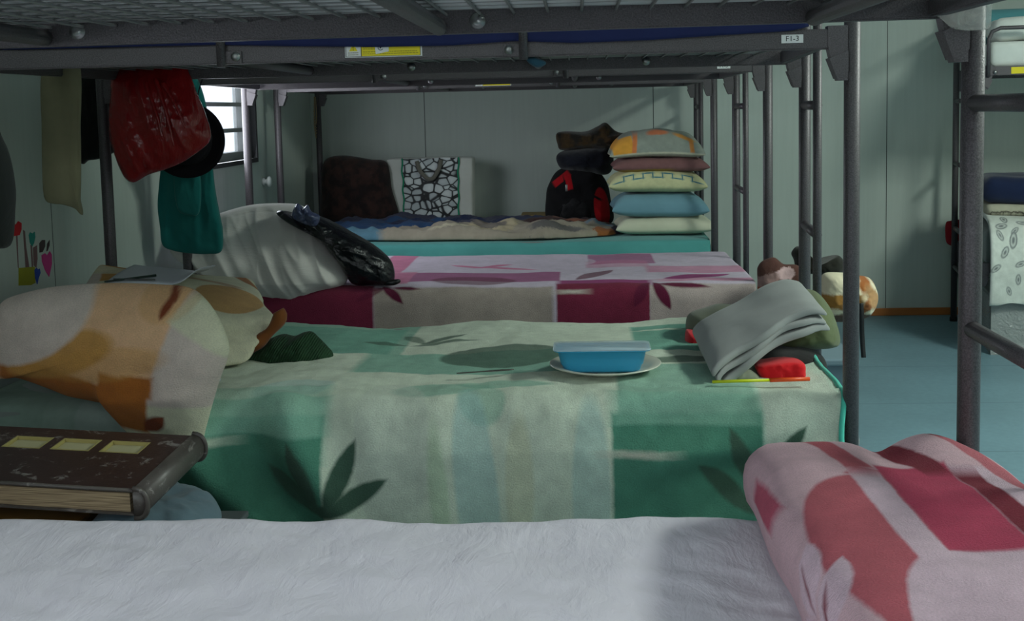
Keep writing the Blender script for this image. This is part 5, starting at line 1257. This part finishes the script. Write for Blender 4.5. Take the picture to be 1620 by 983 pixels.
# clear plastic wrap at the foot of two posts
def film(name, col, a):
    m = Mat(name); v = m.coord('Object'); m.set(Base_Color=col, Roughness=0.15, Alpha=a)
    m.set(Normal=m.bump(m.noise(v, 40, 4, 0.6, dist=1.0), 1.0, 0.01)); return m.m
M_FILM = film('clear_plastic_film', c8(190, 192, 190), 0.5)
heap('clear_plastic_wrap', [(0.550, 0.504), (0.555, 0.515), (0.571, 0.512), (0.587, 0.499), (0.592, 0.479), (0.584, 0.466), (0.563, 0.469), (0.551, 0.482)], 2.47, 0.020, 0.02, M_FILM, 'crinkled clear plastic wrap on the post beside the green leaf blanket', 121, cat='plastic wrap', amp=0.003, wr=0.006)
heap('plastic_bag', [(0.519, 1.325), (0.536, 1.349), (0.566, 1.361), (0.597, 1.351), (0.596, 1.328), (0.594, 1.302), (0.580, 1.299), (0.558, 1.299), (0.541, 1.303), (0.528, 1.314)], 1.725, 0.012, 0.010, film('milky_plastic_film', c8(205, 205, 198), 0.42), 'milky plastic bag wrapped round the top of the nearest bunk post', 122, cat='bag', amp=0.004, wr=0.010)
heap('blue_rag', [(-0.100, 1.307), (-0.083, 1.309), (-0.061, 1.300), (-0.061, 1.292), (-0.077, 1.287), (-0.093, 1.295)], 2.45, 0.012, 0.012, fabric('blue_rag_cotton', c8(40, 76, 94)), 'small blue rag hanging under the rail of the bunk labelled F1-3', 123, cat='cloth', amp=0.002, wr=0.003)
# beaded cord hanging on the far left post
cx0, cz0 = (-1.436, 1.198)
bm = bmesh.new(); tube(bm, catmull([(cx0, 6.42, cz0+0.10), (cx0-0.004, 6.42, cz0), (cx0-0.006, 6.42, cz0-0.06), (cx0+0.002, 6.42, cz0-0.13)], 20), 0.003, 8); tube(bm, catmull([(cx0+0.006, 6.42, cz0+0.10), (cx0+0.008, 6.42, cz0), (cx0+0.004, 6.42, cz0-0.05)], 14), 0.003, 8)
for k in range(9): lathe(bm, [(0, -0.006), (0.006, 0), (0, 0.006)], (cx0 - 0.004 + 0.001*k, 6.42, cz0 + 0.02 - 0.015*k), 8)
o = obj('beaded_cord', bm, plain('tan_cord', c8(150, 132, 100), 0.7)); tag(o, 'tan beaded cord hanging by the far left post near the back wall', 'cord')

# ------------------------------------------------------------------ across the aisle
PG = c8(120, 124, 124); shp = []
rnd = random.Random(8)
for (a, b, s, r) in ((0.07, 0.13, 0.9, 95), (0.11, 0.06, 0.6, 40), (0.04, 0.04, 0.7, 120), (0.08, -0.2, 0.6, 110),(0.10, 0.02, 1.0, 80), (0.17, 0.0, 1.0, 96), (0.06, -0.03, 0.8, 60), (0.13, -0.08, 0.7, 20), (0.20, -0.09, 0.8, 130), (0.25, 0.02, 1, 85), (0.02, -0.10, 0.7, 40), (0.12, -0.15, 0.7, 90), (0.24, -0.16, 0.8, 60), (0.18, -0.20, 0.7, 10), (0.31, -0.05, 1, 70), (0.05, 0.08, 0.8, 10), (0.15, 0.10, 0.8, 170), (0.24, 0.12, 0.8, 30), (0.33, 0.09, 0.8, 100), (0.30, -0.22, 0.7, 10)):
    shp += [('e', a, b-0.05, 0.036*s, 0.018*s, r, PG), ('e', a, b-0.05, 0.028*s, 0.012*s, r, c8(182, 186, 180)), ('e', a, b-0.05, 0.014*s, 0.006*s, r, PG)]
M_QR = pattern('grey_paisley_quilt', c8(202, 206, 198), shp, fuzz=0.006, soft=0.004, fur=False, furamp=0.1, furs=(500, 200), wr=0.7)
P2, S2 = edge_profile([(-0.040, 0.26), (-0.055, 0.38), (-0.052, 0.50), (-0.02, 0.59), (0.05, 0.625), (0.2, 0.632), (0.6, 0.63), (0.85, 0.61)])
def qpos(a, b):
    x = 0.045 + 1.85*a; d = b*S2[-1]; 
    if b < 0.35: d = (0.0 + b*(1.0) + (1-b/0.35)*0.03*(-1+2.2*min(1, x/0.5)*0.4))*S2[-1]
    p = sample(P2, S2, d); w = Vector((x, p.x + 0.012*nz((x, b*0.6, 0), 7, 131) - 0.006*sin(x*22+b*5)*(b < 0.4), p.y + 0.012*nz((x, b, 0), 6, 132)))
    return RM @ w
bm = grid(bmesh.new(), 150, 70, qpos, lambda a, b: (abs((1.85*a + 0.37) % 0.74 - 0.37), b*S2[-1] - 0.33))
o = obj('patterned_quilt', bm, M_QR); solid(o, 0.02, 1); tag(o, 'grey paisley quilt hanging over the bunk across the aisle', 'quilt')
def rbox(name, x0, x1, y0, y1, z0, z1, r, m, label, cat, seed, amp=0.008, bulge=0.0):
    c_ = Vector(((x0+x1)/2, (y0+y1)/2, (z0+z1)/2)); h = ((x1-x0)/2, (y1-y0)/2, (z1-z0)/2)
    o = obj(name, softbox(bmesh.new(), *h, r, 0.02, lambda q: RM @ (c_ + q + Vector((amp*nz(q, 9, seed), amp*nz(q, 9, seed+1), amp*nz((q.x, q.y, 0), 6, seed+2)))), lambda q: (q.x, q.y+q.z)), m)
    tag(o, label, cat); return o
rbox('folded_blanket', 0.05, 0.50, 0.10, 0.55, 0.645, 0.700, 0.026, pattern('beige_dark_line', c8(170, 166, 146), [('b', 0, -0.232, 0.5, 0.003, 0, c8(50, 44, 40))], fuzz=0.02, fur=False, furamp=0.2, furs=(500, 200)), 'beige folded blanket on the paisley quilt across the aisle', 'blanket', 141)
rbox('folded_blanket', 0.03, 0.50, 0.10, 0.52, 0.705, 0.835, 0.055, fabric('dark_navy_fleece', c8(24, 34, 62)), 'navy folded blanket on top of the beige one across the aisle', 'blanket', 144, amp=0.012)
# upper bunk: white pillow and pale teal blanket
rbox('pillow', 0.06, 0.52, 0.04, 0.36, UZ+0.125, UZ+0.235, 0.05, WH, 'white pillow on the upper bunk across the aisle', 'pillow', 147)
rbox('teal_blanket', 0.02, 0.75, 0.40, 0.80, UZ+0.125, UZ+0.30, 0.07, fabric('pale_teal_blanket', c8(90, 150, 156)), 'pale teal blanket behind the white pillow on the upper bunk across the aisle', 'blanket', 150)
# clear storage box with shoes under the lower bunk
t = thing('clear_storage_box', 'grey translucent storage box on the floor below the paisley quilt', 'box', RO)
t.rotation_euler = (0, 0, RROT); t['_o'] = (0.0, 0.0, 0.0)
x0, x1, y0, y1 = 0.06, 0.62, -0.01, 0.40
M_CB = film('translucent_grey_box', c8(168, 174, 172), 0.62)
bm = bmesh.new(); box(bm, x0, x1, y0, y1, 0.0, 0.006)
for a in ((x0, x1, y0, y0+0.004), (x0, x1, y1-0.004, y1), (x0, x0+0.004, y0+0.004, y1-0.004), (x1-0.004, x1, y0+0.004, y1-0.004)): box(bm, a[0], a[1], a[2], a[3], 0.006, 0.28)
obj('body', bm, M_CB, t, smooth=False)
obj('lid', box(bmesh.new(), x0-0.01, x1+0.01, y0-0.01, y1+0.01, 0.28, 0.297, bev=0.004), plain('grey_lid', c8(120, 126, 126), 0.4), t, smooth=False)
def shoe(cx, cy, z, rot, label, m):
    t = thing('shoe', label, 'shoe', (0, 0, 0)); M_ = RM @ Matrix.Translation((cx, cy, z)) @ Matrix.Rotation(rot, 4, 'Z')
    def fn(q):
        k = (q.x/0.13+1)/2; return M_ @ Vector((q.x, q.y*(0.75+0.35*k-0.3*k*k), 0.055 + q.z*(1.0-0.45*k)))
    b = obj('upper', softbox(bmesh.new(), 0.13, 0.045, 0.042, 0.035, 0.015, fn), m, t)
    so = obj('sole', softbox(bmesh.new(), 0.134, 0.049, 0.008, 0.006, 0.03, lambda q: M_ @ Vector((q.x, q.y*(0.75+0.35*((q.x/0.13+1)/2)-0.3*((q.x/0.13+1)/2)**2), 0.012+q.z))), WHITEPL, t)
shoe(0.36, 0.10, 0.007, 0.1, 'dark slate shoe with a white sole inside the translucent storage box, front', fabric('slate_canvas', c8(48, 60, 62)))
shoe(0.36, 0.24, 0.007, 0.0, 'dark slate shoe inside the translucent storage box, behind the front shoe', fabric('slate_canvas', c8(48, 60, 62)))
heap('red_cloth', [(2.000, 0.534), (2.020, 0.547), (2.086, 0.546), (2.101, 0.450), (2.055, 0.410), (2.008, 0.424), (1.997, 0.479)], 6.44, 0.02, 0.03, fabric('dull_red_cotton', c8(150, 30, 40)), 'dull red cloth hanging on the far post across the aisle', 151, cat='cloth')
heap('white_plastic_bag', [(2.022, 0.397), (2.055, 0.417), (2.121, 0.409), (2.140, 0.278), (2.091, 0.224), (2.036, 0.280)], 6.44, 0.02, 0.03, film('pale_plastic_film', c8(170, 172, 168), 0.8), 'pale plastic bag hanging below the dull red cloth across the aisle', 152, cat='bag')
